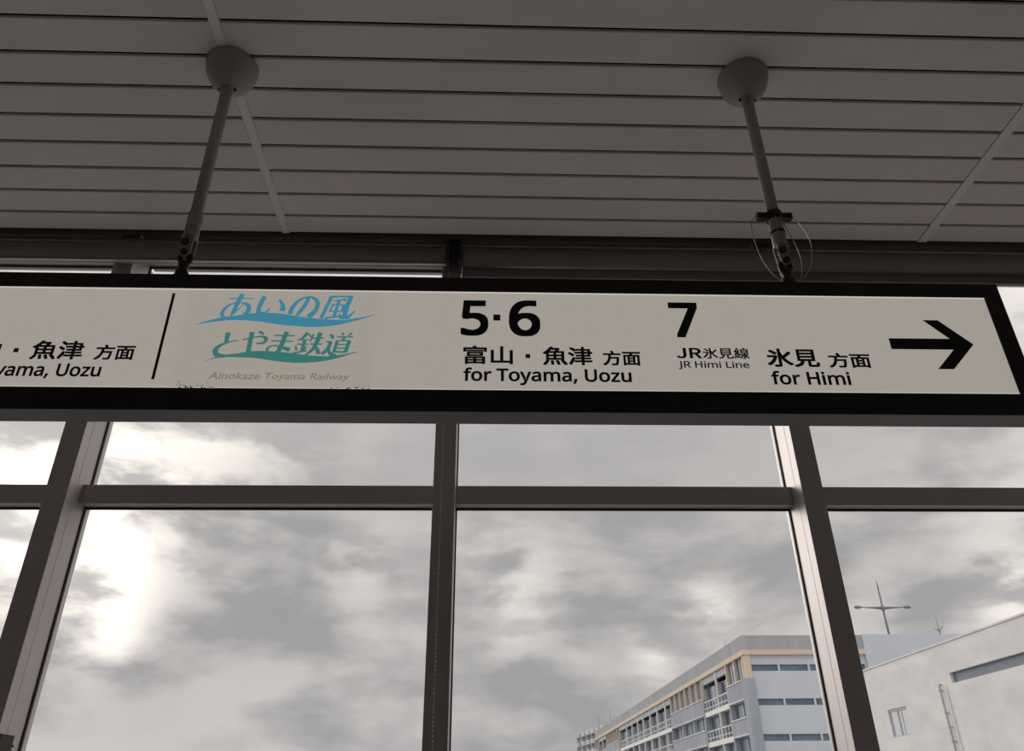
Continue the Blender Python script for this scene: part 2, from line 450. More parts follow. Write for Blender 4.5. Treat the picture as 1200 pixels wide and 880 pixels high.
# letter outlines: grid size, flat x/y list, flat triangle list
LETTERS = {
    '5': (1000, [409,0,361,1,314,2,268,5,224,9,180,14,139,20,100,27,64,35,31,44,0,54,0,169,33,157,69,146,108,137,149,128,194,121,239,115,283,110,327,106,370,104,412,104,479,106,541,112,597,122,648,137,694,155,732,178,762,206,784,238,797,275,801,316,797,353,786,386,767,416,740,442,706,465,663,483,612,498,552,508,483,515,405,517,379,516,352,515,324,514,294,512,263,510,233,507,205,504,179,501,156,499,135,496,38,535,97,1000,889,1000,889,890,263,890,226,604,242,605,260,607,280,609,303,611,327,613,354,615,381,617,409,618,439,619,469,619,562,616,648,607,725,591,795,570,856,543,908,510,948,472,977,429,994,381,1000,329,994,270,975,217,944,168,900,125,844,88,777,56,700,32,613,14,516,4],
        [52,56,53,56,54,53,56,55,54,52,57,56,66,68,67,65,68,66,64,68,65,63,68,64,63,69,68,62,69,63,61,69,62,60,69,61,59,69,60,58,69,59,58,70,69,57,70,58,52,70,57,52,71,70,52,72,71,52,73,72,51,50,52,50,49,52,49,48,52,48,47,52,47,46,52,46,45,52,45,44,52,44,43,52,43,42,52,42,41,52,41,73,52,40,73,41,39,73,40,39,74,73,38,74,39,37,74,38,36,74,37,36,75,74,35,75,36,34,75,35,34,76,75,33,76,34,32,76,33,32,77,76,31,77,32,31,78,77,30,78,31,29,78,30,29,79,78,28,79,29,28,80,79,27,80,28,26,80,27,10,12,11,26,81,80,10,13,12,25,81,26,10,14,13,10,15,14,24,81,25,10,16,15,24,82,81,23,82,24,10,17,16,10,18,17,22,82,23,10,19,18,10,20,19,21,82,22,10,21,20,10,82,21,10,83,82,10,84,83,9,84,10,8,84,9,7,84,8,7,85,84,6,85,7,5,85,6,5,86,85,4,86,5,3,86,4,2,86,3,2,0,86,1,0,2]),
    '6': (1000, [517,0,460,2,406,7,353,17,303,30,255,46,210,67,169,91,132,120,99,152,69,188,44,228,25,272,11,321,3,373,0,429,1,471,5,513,10,554,18,595,29,636,42,675,59,714,80,750,105,786,133,819,166,851,203,880,245,906,293,930,345,951,402,969,466,982,536,992,613,998,696,1000,714,1000,733,1000,753,999,773,998,795,997,816,996,835,994,853,993,869,990,883,988,883,886,867,889,851,891,834,894,816,896,797,898,778,899,758,900,739,901,720,902,700,902,643,901,590,897,541,891,496,882,455,871,418,857,384,842,353,825,325,806,301,785,280,762,261,739,245,713,231,687,219,659,210,631,202,601,195,571,191,540,187,508,200,508,221,527,245,544,273,560,303,575,336,589,373,601,414,611,458,617,507,621,560,623,636,620,706,610,769,595,827,573,879,546,922,512,956,474,981,430,995,381,1000,327,995,269,979,215,953,167,916,125,869,87,813,56,750,31,680,14,602,3,515,101,566,103,614,110,657,121,697,136,732,156,762,180,785,210,802,244,812,283,815,327,812,363,803,395,788,424,768,451,741,474,709,494,671,509,627,520,577,526,521,529,482,528,445,524,410,519,378,512,347,502,318,491,293,479,269,465,249,450,231,435,216,418,204,401,196,385,191,367,189,350,191,327,195,303,202,280,213,257,226,234,241,211,260,191,282,172,307,154,334,138,364,125,398,114,434,107,473,102],
        [34,36,35,34,37,36,34,38,37,34,39,38,34,40,39,33,40,34,33,41,40,33,42,41,33,43,42,33,44,43,32,44,33,32,45,44,32,46,45,31,47,32,47,46,32,30,50,31,50,49,31,49,48,31,48,47,31,29,52,30,52,51,30,51,50,30,28,55,29,55,54,29,54,53,29,53,52,29,27,57,28,57,56,28,56,55,28,27,58,57,27,59,58,27,60,59,27,61,60,26,61,27,26,62,61,26,63,62,25,63,26,25,64,63,25,65,64,24,65,25,24,66,65,23,66,24,23,67,66,23,68,67,22,68,23,22,69,68,21,69,22,21,70,69,21,71,70,20,71,21,20,72,71,19,72,20,19,73,72,86,88,87,85,88,86,85,89,88,84,89,85,83,89,84,83,90,89,82,90,83,19,74,73,82,91,90,18,74,19,81,91,82,80,91,81,80,92,91,18,75,74,79,92,80,17,75,18,79,93,92,78,127,79,127,126,79,126,93,79,17,76,75,78,128,127,78,129,128,77,129,78,125,93,126,77,130,129,124,93,125,77,131,130,16,76,17,124,94,93,77,132,131,123,94,124,16,77,76,16,132,77,16,133,132,122,94,123,16,134,133,16,135,134,121,94,122,121,95,94,15,135,16,15,136,135,120,95,121,15,137,136,15,138,137,120,96,95,14,138,15,119,96,120,14,139,138,14,140,139,118,96,119,14,141,140,118,97,96,13,141,14,13,142,141,117,97,118,13,143,142,116,97,117,116,98,97,13,144,143,12,144,13,12,145,144,115,98,116,12,146,145,11,146,12,115,99,98,11,147,146,114,99,115,11,148,147,10,148,11,114,100,99,10,149,148,113,100,114,10,150,149,9,150,10,112,100,113,9,151,150,112,101,100,111,101,112,9,152,151,8,152,9,8,153,152,110,101,111,8,154,153,110,102,101,109,102,110,7,154,8,7,155,154,108,102,109,7,156,155,107,102,108,7,107,156,7,102,107,6,102,7,6,103,102,5,103,6,5,104,103,4,104,5,4,105,104,3,105,4,2,105,3,2,106,105,1,106,2,1,0,106]),
    '7': (1000, [192,0,804,888,0,888,0,1000,1000,1000,1000,905,395,0],
        [2,4,3,2,5,4,2,1,5,1,6,5,0,6,1]),
    'for Toyama, Uozu': (10000, [9785,237,9753,228,9720,222,9686,218,9652,217,9592,220,9539,229,9491,245,9451,268,9420,298,9398,335,9386,378,9382,426,9382,784,9558,784,9558,434,9566,388,9586,361,9617,345,9669,339,9712,341,9746,349,9771,360,9789,375,9804,396,9815,423,9822,456,9825,495,9825,784,10000,784,10000,226,9850,226,9834,293,9875,293,9867,284,9843,265,9815,249,9307,226,8764,226,8764,316,9081,667,8785,667,8785,784,9299,784,9299,687,8987,343,9307,343,8629,294,8579,260,8521,236,8455,221,8384,217,8337,219,8293,225,8252,236,8213,251,8177,270,8145,293,8117,321,8093,351,8075,386,8061,423,8054,463,8051,506,8056,569,8073,625,8101,675,8141,717,8191,751,8249,775,8315,789,8386,794,8434,792,8478,785,8520,775,8560,759,8596,740,8628,717,8655,690,8678,660,8697,626,8710,589,8718,549,8720,506,8715,443,8698,387,8670,337,8269,380,8289,362,8314,349,8346,342,8386,339,8424,342,8456,349,8481,362,8502,380,8518,404,8531,433,8539,467,8541,506,8539,545,8531,579,8518,608,8502,631,8481,648,8456,660,8424,668,8384,671,8345,668,8313,660,8288,648,8268,631,8252,608,8240,579,8232,545,8230,506,8232,467,8240,432,8253,403,7778,252,7734,237,7684,225,7630,219,7571,217,7491,221,7418,235,7355,259,7302,293,7261,334,7231,382,7214,434,7208,491,7208,952,7386,952,7386,490,7389,455,7398,425,7413,401,7432,381,7458,365,7490,353,7530,346,7578,343,7627,346,7667,354,7698,366,7722,383,7741,404,7755,429,7763,458,7766,491,7766,952,7943,952,7943,489,7940,453,7933,418,7920,384,7903,352,7880,322,7851,296,7817,272,6645,105,6500,105,6519,165,6528,193,6536,223,6545,254,6553,285,6560,314,6566,341,6575,389,6737,389,6764,356,6751,319,6740,291,6728,262,6713,232,6698,203,6683,174,6669,147,6220,239,6190,229,6155,222,6117,218,6075,217,6028,219,5984,227,5943,240,5907,259,5875,284,5853,316,5840,352,5836,393,5842,435,5859,472,5888,505,5927,531,5977,552,6035,567,6103,576,6180,581,6258,583,6258,586,6256,613,6250,632,6243,646,6233,655,6221,662,6204,668,6183,671,6157,673,6135,672,6113,670,6092,667,6071,662,6050,656,6029,650,6009,644,5957,625,5898,736,5950,756,5976,764,6004,772,6033,779,6065,785,6097,789,6130,792,6164,793,6224,790,6277,782,6323,767,6363,745,6393,717,6414,682,6427,642,6430,597,6430,226,6291,226,6271,298,6309,298,6297,287,6272,268,6247,253,6036,351,6047,345,6062,341,6079,338,6099,337,6134,339,6164,344,6191,353,6214,366,6232,381,6245,400,6253,424,6257,455,6257,472,6197,470,6143,467,6101,461,6069,454,6047,445,6033,435,6023,423,6017,409,6015,392,6017,377,6021,366,6027,358,4926,226,4751,226,4751,784,4900,784,4916,716,4875,716,4883,724,4906,743,4931,759,4960,772,4990,781,5021,788,5052,792,5086,794,5162,788,5228,769,5280,737,5302,709,5271,709,5280,719,5305,740,5333,757,5363,770,5396,781,5429,788,5463,792,5498,794,5554,791,5605,781,5650,765,5687,742,5716,711,5736,674,5747,631,5751,582,5751,226,5577,226,5577,576,5570,622,5552,649,5524,665,5478,671,5442,668,5412,662,5389,652,5372,639,5358,620,5347,596,5341,567,5338,531,5338,226,5164,226,5164,576,5157,622,5139,649,5110,665,5064,671,5027,668,4997,661,4975,650,4959,636,4945,614,4935,587,4929,554,4926,514,4409,239,4379,229,4344,222,4306,218,4263,217,4216,219,4172,227,4132,240,4095,259,4064,284,4042,316,4029,352,4025,393,4030,435,4047,472,4076,505,4116,531,4165,552,4224,567,4292,576,4369,581,4446,583,4446,586,4444,613,4439,632,4431,646,4422,655,4409,662,4393,668,4372,671,4346,673,4324,672,4302,670,4281,667,4260,662,4238,656,4218,650,4197,644,4145,625,4087,736,4138,756,4164,764,4192,772,4222,779,4254,785,4286,789,4319,792,4353,793,4412,790,4465,782,4512,767,4551,745,4582,717,4603,682,4615,642,4619,597,4619,226,4480,226,4459,298,4497,298,4485,287,4461,268,4436,253,4224,351,4236,345,4251,341,4268,338,4288,337,4322,339,4352,344,4379,353,4402,366,4421,381,4434,400,4442,424,4445,455,4445,472,4386,470,4332,467,4289,461,4257,454,4236,445,4222,435,4212,423,4206,409,4204,392,4205,377,4209,366,4216,358,3660,50,3625,28,3584,12,3538,3,3489,0,3473,0,3458,1,3445,1,3432,3,3421,4,3410,5,3401,7,3365,13,3365,132,3412,125,3419,125,3427,124,3436,123,3444,122,3453,122,3462,121,3470,121,3492,122,3509,126,3524,131,3537,139,3550,149,3562,162,3573,177,3583,194,3612,251,3336,784,3525,784,3673,480,3682,461,3691,442,3699,424,3707,406,3714,389,3720,371,3725,354,3724,359,3674,359,3672,352,3677,367,3683,384,3690,402,3698,422,3707,441,3715,461,3724,480,3864,784,4053,784,3756,173,3737,138,3714,105,3689,76,3264,294,3214,260,3156,236,3090,221,3018,217,2972,219,2928,225,2886,236,2847,251,2811,270,2779,293,2752,321,2728,351,2709,386,2696,423,2688,463,2686,506,2691,569,2708,625,2736,675,2776,717,2826,751,2884,775,2949,789,3021,794,3068,792,3113,785,3155,775,3194,759,3230,740,3262,717,3290,690,3313,660,3332,626,3345,589,3352,549,3355,506,3349,443,3333,387,3304,337,2904,380,2924,362,2949,349,2981,342,3020,339,3059,342,3091,349,3116,362,3136,380,3153,404,3166,433,3173,467,3176,506,3173,545,3166,579,3153,608,3136,631,3116,648,3091,660,3059,668,3019,671,2979,668,2948,660,2923,648,2903,631,2887,608,2875,579,2867,545,2864,506,2867,467,2875,432,2887,403,2405,226,2228,226,2228,824,1958,824,1958,952,2674,952,2674,824,2405,824,1409,226,1234,226,1234,784,1386,784,1398,692,1354,692,1361,701,1383,722,1406,741,1433,758,1463,774,1497,785,1533,792,1570,794,1581,794,1591,793,1602,793,1613,792,1624,791,1635,790,1645,789,1685,782,1663,653,1619,660,1611,661,1603,662,1595,663,1587,664,1579,665,1571,665,1564,665,1544,664,1525,661,1507,655,1489,648,1472,638,1456,627,1443,614,1431,599,1422,582,1415,564,1410,544,1409,521,1043,294,993,260,935,236,869,221,798,217,751,219,707,225,666,236,627,251,591,270,559,293,531,321,507,351,489,386,475,423,468,463,465,506,470,569,487,625,515,675,555,717,605,751,663,775,729,789,800,794,848,792,892,785,934,775,974,759,1010,740,1041,717,1069,690,1092,660,1111,626,1124,589,1132,549,1134,506,1129,443,1112,387,1084,337,683,380,703,362,728,349,760,342,800,339,838,342,870,349,895,362,915,380,932,404,945,433,953,467,955,506,953,545,945,579,932,608,916,631,895,648,870,660,838,668,798,671,759,668,727,660,702,648,682,631,666,608,654,579,646,545,644,506,646,467,654,432,667,403,289,226,114,226,114,667,0,667,0,752,114,780,114,790,118,839,129,882,150,919,179,949,216,972,259,988,306,997,358,1000,379,1000,399,999,418,997,436,994,453,991,469,988,483,985,528,973,479,858,437,868,427,870,416,873,404,875,393,877,382,878,371,879,361,879,342,877,328,874,317,869,309,862,301,851,295,836,290,816,289,790,289,784,452,784,452,667,289,667],
        [12,14,13,12,15,14,27,29,28,27,30,29,26,30,27,25,30,26,12,16,15,11,16,12,24,30,25,23,30,24,11,17,16,10,17,11,22,30,23,10,18,17,21,33,22,33,30,22,20,33,21,10,19,18,19,33,20,10,33,19,9,33,10,8,32,9,32,33,9,8,36,32,36,31,32,34,30,33,35,30,34,7,36,8,36,30,35,7,0,36,31,30,36,6,0,7,6,1,0,5,1,6,5,2,1,5,3,2,4,3,5,41,43,42,41,44,43,41,40,44,40,45,44,39,45,40,39,46,45,39,37,46,38,37,39,70,72,71,70,73,72,69,73,70,69,74,73,68,74,69,68,75,74,68,76,75,67,76,68,67,77,76,66,77,67,66,78,77,66,107,78,107,79,78,65,108,66,108,107,66,106,79,107,65,109,108,105,79,106,65,110,109,104,79,105,104,80,79,65,111,110,103,80,104,65,112,111,102,80,103,102,81,80,64,112,65,64,113,112,101,81,102,101,82,81,64,114,113,100,82,101,63,114,64,100,83,82,63,115,114,99,83,100,62,115,63,62,116,115,98,83,99,98,84,83,97,84,98,62,117,116,61,117,62,97,85,84,96,85,97,61,118,117,60,118,61,95,85,96,60,87,118,95,86,85,59,87,60,94,86,95,59,88,87,93,86,94,59,89,88,58,89,59,58,90,89,92,86,93,58,91,90,91,86,92,58,86,91,58,47,86,57,47,58,57,48,47,56,48,57,55,48,56,55,49,48,54,49,55,53,49,54,53,50,49,52,50,53,52,51,50,131,133,132,131,134,133,150,152,151,150,153,152,149,153,150,130,134,131,130,135,134,149,154,153,148,154,149,130,136,135,148,155,154,129,136,130,147,155,148,129,137,136,147,156,155,146,156,147,129,138,137,146,157,156,145,157,146,128,138,129,128,139,138,144,157,145,128,140,139,143,157,144,128,141,140,143,158,157,142,158,143,128,142,141,128,158,142,127,158,128,127,159,158,127,160,159,126,160,127,126,119,160,125,119,126,125,120,119,125,121,120,124,121,125,124,122,121,123,122,124,169,171,170,169,172,171,169,173,172,168,173,169,168,174,173,167,174,168,167,175,174,166,175,167,166,176,175,165,176,166,165,177,176,164,177,165,164,178,177,163,178,164,163,179,178,162,179,163,162,161,179,226,228,227,225,228,226,225,229,228,224,229,225,223,229,224,223,230,229,222,230,223,221,230,222,221,231,230,220,231,221,219,231,220,219,232,231,218,217,219,217,216,219,216,215,219,215,214,219,214,213,219,213,232,219,213,212,232,212,211,232,211,233,232,211,210,233,210,209,233,209,234,233,208,234,209,207,234,208,206,234,207,205,234,206,204,234,205,204,235,234,203,235,204,202,235,203,202,236,235,201,236,202,200,236,201,199,256,200,256,236,200,198,256,199,197,256,198,196,256,197,195,256,196,194,256,195,193,258,194,258,257,194,257,256,194,255,236,256,193,259,258,193,260,259,254,236,255,193,261,260,193,262,261,193,263,262,192,263,193,253,236,254,192,264,263,192,265,264,252,236,253,191,265,192,191,266,265,251,236,252,191,267,266,191,268,267,250,239,251,239,236,251,191,243,268,249,239,250,190,243,191,190,244,243,190,245,244,248,239,249,190,246,245,247,239,248,190,247,246,190,239,247,189,238,190,238,239,190,189,241,238,241,237,238,240,236,239,241,236,240,188,241,189,188,242,241,237,236,241,187,242,188,187,180,242,186,180,187,186,181,180,186,182,181,185,182,186,185,183,182,184,183,185,281,283,282,294,296,295,280,283,281,293,296,294,293,297,296,279,283,280,279,284,283,292,297,293,270,274,271,274,272,271,274,275,272,275,276,272,276,273,272,292,298,297,278,284,279,291,298,292,277,284,278,290,298,291,277,285,284,290,299,298,276,285,277,289,299,290,273,285,276,289,300,299,288,300,289,273,288,285,288,286,285,273,287,288,286,300,288,270,273,274,270,330,273,330,329,273,329,328,273,328,327,273,327,326,273,326,287,273,286,301,300,326,286,287,326,325,286,325,301,286,325,310,301,310,309,301,309,302,301,325,311,310,324,311,325,324,312,311,308,302,309,323,312,324,323,313,312,323,314,313,307,302,308,322,314,323,322,315,314,307,303,302,306,303,307,321,315,322,321,316,315,270,331,330,321,317,316,270,332,331,306,304,303,305,304,306,320,317,321,320,318,317,270,333,332,320,319,318,270,269,333,380,382,381,379,382,380,379,383,382,378,383,379,377,383,378,377,384,383,376,384,377,375,384,376,375,385,384,374,385,375,373,385,374,373,386,385,372,371,373,371,370,373,370,369,373,369,368,373,368,367,373,367,386,373,367,366,386,366,365,386,365,387,386,365,364,387,364,363,387,363,388,387,362,388,363,361,388,362,360,388,361,359,388,360,358,388,359,358,389,388,357,389,358,356,389,357,356,390,389,355,390,356,354,390,355,353,410,354,410,390,354,352,410,353,351,410,352,350,410,351,349,410,350,348,410,349,347,412,348,412,411,348,411,410,348,409,390,410,347,413,412,347,414,413,408,390,409,347,415,414,347,416,415,347,417,416,346,417,347,407,390,408,346,418,417,346,419,418,406,390,407,345,419,346,345,420,419,405,390,406,345,421,420,345,422,421,404,393,405,393,390,405,345,397,422,403,393,404,344,397,345,344,398,397,344,399,398,402,393,403,344,400,399,401,393,402,344,401,400,344,393,401,343,392,344,392,393,344,343,395,392,395,391,392,394,390,393,395,390,394,342,395,343,342,396,395,391,390,395,341,396,342,341,334,396,340,334,341,340,335,334,340,336,335,339,336,340,339,337,336,338,337,339,453,455,454,453,456,455,473,475,474,473,476,475,472,476,473,453,457,456,471,463,472,463,476,472,453,458,457,453,459,458,470,460,471,460,461,471,461,462,471,462,464,471,464,463,471,453,470,459,470,460,459,453,469,470,453,468,469,453,467,468,463,464,462,453,465,467,465,466,467,453,464,465,453,463,464,453,476,463,452,476,453,451,476,452,450,476,451,450,477,476,449,477,450,448,477,449,447,477,448,447,478,477,435,437,436,446,478,447,445,478,446,435,438,437,435,439,438,435,440,439,435,441,440,444,478,445,435,442,441,435,443,442,435,444,443,435,478,444,435,479,478,435,423,479,435,424,423,435,425,424,434,425,435,434,426,425,433,426,434,432,426,433,431,426,432,431,427,426,430,427,431,429,427,430,428,427,429,503,505,504,503,506,505,502,506,503,502,507,506,501,507,502,501,508,507,501,509,508,500,509,501,500,510,509,499,510,500,499,511,510,499,540,511,540,512,511,498,541,499,541,540,499,539,512,540,498,542,541,538,512,539,498,543,542,537,512,538,537,513,512,498,544,543,536,513,537,498,545,544,535,513,536,535,514,513,497,545,498,497,546,545,534,514,535,534,515,514,497,547,546,533,515,534,496,547,497,533,516,515,496,548,547,532,516,533,495,548,496,495,549,548,531,516,532,531,517,516,530,517,531,495,550,549,494,550,495,530,518,517,529,518,530,494,551,550,493,551,494,528,518,529,493,520,551,528,519,518,492,520,493,527,519,528,492,521,520,526,519,527,492,522,521,491,522,492,491,523,522,525,519,526,491,524,523,524,519,525,491,519,524,491,480,519,490,480,491,490,481,480,489,481,490,488,481,489,488,482,481,487,482,488,486,482,487,486,483,482,485,483,486,485,484,483,555,557,556,555,558,557,554,558,555,553,559,554,559,558,554,553,552,559,572,574,573,572,575,574,572,576,575,572,577,576,572,578,577,571,578,572,571,579,578,571,580,579,571,581,580,570,581,571,561,565,562,565,563,562,565,566,563,566,567,563,567,564,563,570,582,581,569,582,570,568,582,569,567,582,568,564,584,567,584,583,567,583,582,567,561,564,565,561,599,564,599,598,564,598,597,564,597,596,564,596,595,564,595,594,564,594,593,564,593,592,564,592,591,564,591,590,564,590,589,564,589,588,564,588,587,564,587,586,564,586,585,564,585,584,564,561,600,599,561,601,600,561,602,601,561,560,602,626,628,627,626,629,628,625,629,626,625,630,629,624,630,625,624,631,630,624,632,631,623,632,624,623,633,632,622,633,623,622,634,633,622,663,634,663,635,634,621,664,622,664,663,622,662,635,663,621,665,664,661,635,662,621,666,665,660,635,661,660,636,635,621,667,666,659,636,660,621,668,667,658,636,659,658,637,636,620,668,621,620,669,668,657,637,658,657,638,637,620,670,669,656,638,657,619,670,620,656,639,638,619,671,670,655,639,656,618,671,619,618,672,671,654,639,655,654,640,639,653,640,654,618,673,672,617,673,618,653,641,640,652,641,653,617,674,673,616,674,617,651,641,652,616,643,674,651,642,641,615,643,616,650,642,651,615,644,643,649,642,650,615,645,644,614,645,615,614,646,645,648,642,649,614,647,646,647,642,648,614,642,647,614,603,642,613,603,614,613,604,603,612,604,613,611,604,612,611,605,604,610,605,611,609,605,610,609,606,605,608,606,609,608,607,606,688,690,689,688,691,690,688,692,691,687,692,688,687,693,692,687,694,693,687,695,694,687,696,695,686,696,687,686,697,696,686,698,697,685,698,686,684,702,685,702,701,685,701,700,685,700,699,685,699,698,685,683,706,684,706,705,684,705,704,684,704,703,684,703,702,684,682,707,683,707,706,683,682,708,707,682,709,708,682,710,709,682,711,710,682,712,711,681,712,682,681,713,712,681,714,713,680,714,681,680,715,714,680,716,715,680,717,716,679,717,680,678,717,679,677,717,678,676,718,677,718,717,677,676,675,718]),
    'JR': (1000, [772,577,810,604,832,646,840,709,832,769,811,805,774,828,714,836,636,836,636,567,714,567,636,404,636,17,512,17,512,1000,728,1000,819,986,895,937,947,845,965,710,954,601,922,515,872,453,838,434,1000,17,858,17,709,404,94,290,128,217,148,191,170,177,194,173,228,181,250,205,264,252,269,333,269,1000,395,1000,395,317,385,198,350,95,289,25,203,0,142,10,90,42,47,93,0,188],
        [13,8,14,8,15,14,8,16,15,8,17,16,8,18,17,8,7,18,7,6,18,6,5,18,5,19,18,13,9,8,4,19,5,3,19,4,3,20,19,2,20,3,1,20,2,0,20,1,0,21,20,10,21,0,13,11,9,11,10,9,11,21,10,11,22,21,11,23,22,11,26,23,26,24,23,13,12,11,25,24,26,35,37,36,35,38,37,34,38,35,34,39,38,46,28,27,33,39,34,46,29,28,32,39,33,32,40,39,46,30,29,45,30,46,31,40,32,45,31,30,45,40,31,45,41,40,44,41,45,43,41,44,43,42,41]),
    'JR Himi Line': (10000, [9786,196,9747,192,9705,189,9659,187,9610,186,9542,188,9476,195,9414,206,9356,221,9303,240,9255,264,9215,293,9180,325,9153,361,9134,401,9123,444,9119,490,9122,536,9132,579,9150,618,9174,655,9205,688,9242,717,9285,743,9334,764,9388,781,9446,793,9508,800,9573,802,9637,800,9696,794,9751,783,9802,768,9847,749,9887,727,9921,701,9950,672,9972,641,9988,606,9997,570,10000,532,10000,457,9352,457,9355,436,9370,400,9392,371,9422,347,9460,329,9504,315,9557,307,9619,304,9660,305,9700,306,9736,309,9771,313,9804,319,9839,325,9874,332,9957,352,9957,229,9899,215,9861,207,9824,201,9421,652,9396,632,9376,608,9361,580,9358,569,9766,569,9765,580,9755,607,9740,631,9719,651,9693,667,9661,678,9621,685,9572,687,9525,685,9485,678,9450,667,8300,197,8076,197,8076,792,8265,792,8288,716,8250,716,8267,730,8300,749,8339,766,8381,779,8426,789,8472,796,8519,801,8568,802,8652,799,8728,789,8794,772,8849,749,8892,717,8923,677,8941,631,8946,579,8946,197,8723,197,8723,571,8711,624,8678,658,8625,678,8543,685,8478,682,8424,674,8384,660,8355,642,8332,617,8315,586,8304,548,8300,504,7843,197,7618,197,7618,792,7843,792,7819,864,7799,855,7778,849,7756,845,7732,844,7707,845,7684,849,7662,855,7642,864,7626,876,7614,890,7607,905,7605,922,7607,939,7614,955,7626,969,7643,981,7663,989,7684,995,7708,999,7732,1000,7755,999,7778,995,7799,989,7818,981,7836,969,7848,955,7855,939,7857,922,7855,905,7848,889,7836,875,7491,197,6710,197,6710,976,6938,976,6938,320,7491,320,5994,197,5769,197,5769,792,5994,792,5970,864,5951,855,5930,849,5907,845,5884,844,5859,845,5835,849,5814,855,5794,864,5777,876,5765,890,5759,905,5757,922,5759,939,5765,955,5777,969,5794,981,5814,989,5836,995,5859,999,5884,1000,5907,999,5929,995,5950,989,5970,981,5987,969,5999,955,6006,939,6008,922,6006,905,5999,889,5987,875,4335,197,4111,197,4111,792,4300,792,4323,716,4285,716,4300,729,4332,749,4367,766,4407,779,4449,789,4493,796,4537,801,4584,802,4693,796,4785,777,4857,743,4893,709,4865,709,4882,724,4916,745,4955,763,4998,777,5044,788,5091,796,5139,801,5188,802,5269,799,5340,789,5403,772,5454,748,5494,716,5522,677,5538,631,5544,579,5544,197,5320,197,5320,573,5309,626,5280,659,5233,678,5160,685,5103,683,5056,675,5019,663,4991,647,4969,625,4952,597,4942,563,4939,523,4939,197,4716,197,4716,573,4704,625,4675,659,4627,678,4553,685,4495,682,4448,674,4412,661,4385,643,4364,618,4348,586,4339,549,4335,504,3878,197,3653,197,3653,792,3878,792,3854,864,3834,855,3813,849,3791,845,3767,844,3742,845,3719,849,3697,855,3677,864,3661,876,3649,890,3642,905,3640,922,3642,939,3649,955,3661,969,3678,981,3698,989,3719,995,3743,999,3767,1000,3790,999,3813,995,3834,989,3853,981,3871,969,3883,955,3890,939,3892,922,3890,905,3883,889,3871,875,2588,197,2360,197,2360,976,2588,976,2588,663,3169,663,3169,976,3397,976,3397,197,3169,197,3169,542,2588,542,1023,197,795,197,795,976,1179,976,1293,973,1393,962,1478,945,1549,920,1604,886,1644,846,1667,799,1674,746,1672,716,1664,687,1651,661,1633,638,1611,617,1586,599,1558,583,1528,569,1496,557,1464,546,1432,537,1437,538,1795,197,1528,197,1221,502,1023,502,1023,855,1023,621,1178,621,1247,623,1303,629,1348,639,1381,652,1407,668,1425,688,1436,713,1440,742,1436,772,1424,796,1406,814,1380,828,1345,840,1298,848,1239,853,1169,855,429,56,374,31,312,14,242,3,167,0,144,0,123,1,103,2,85,4,67,6,51,9,36,12,0,20,0,138,56,130,71,128,85,126,100,125,115,124,130,123,146,122,162,122,180,122,198,124,216,127,232,130,246,135,259,141,270,149,281,158,290,169,296,184,300,201,302,221,302,976,530,976,530,228,524,175,506,129,474,89],
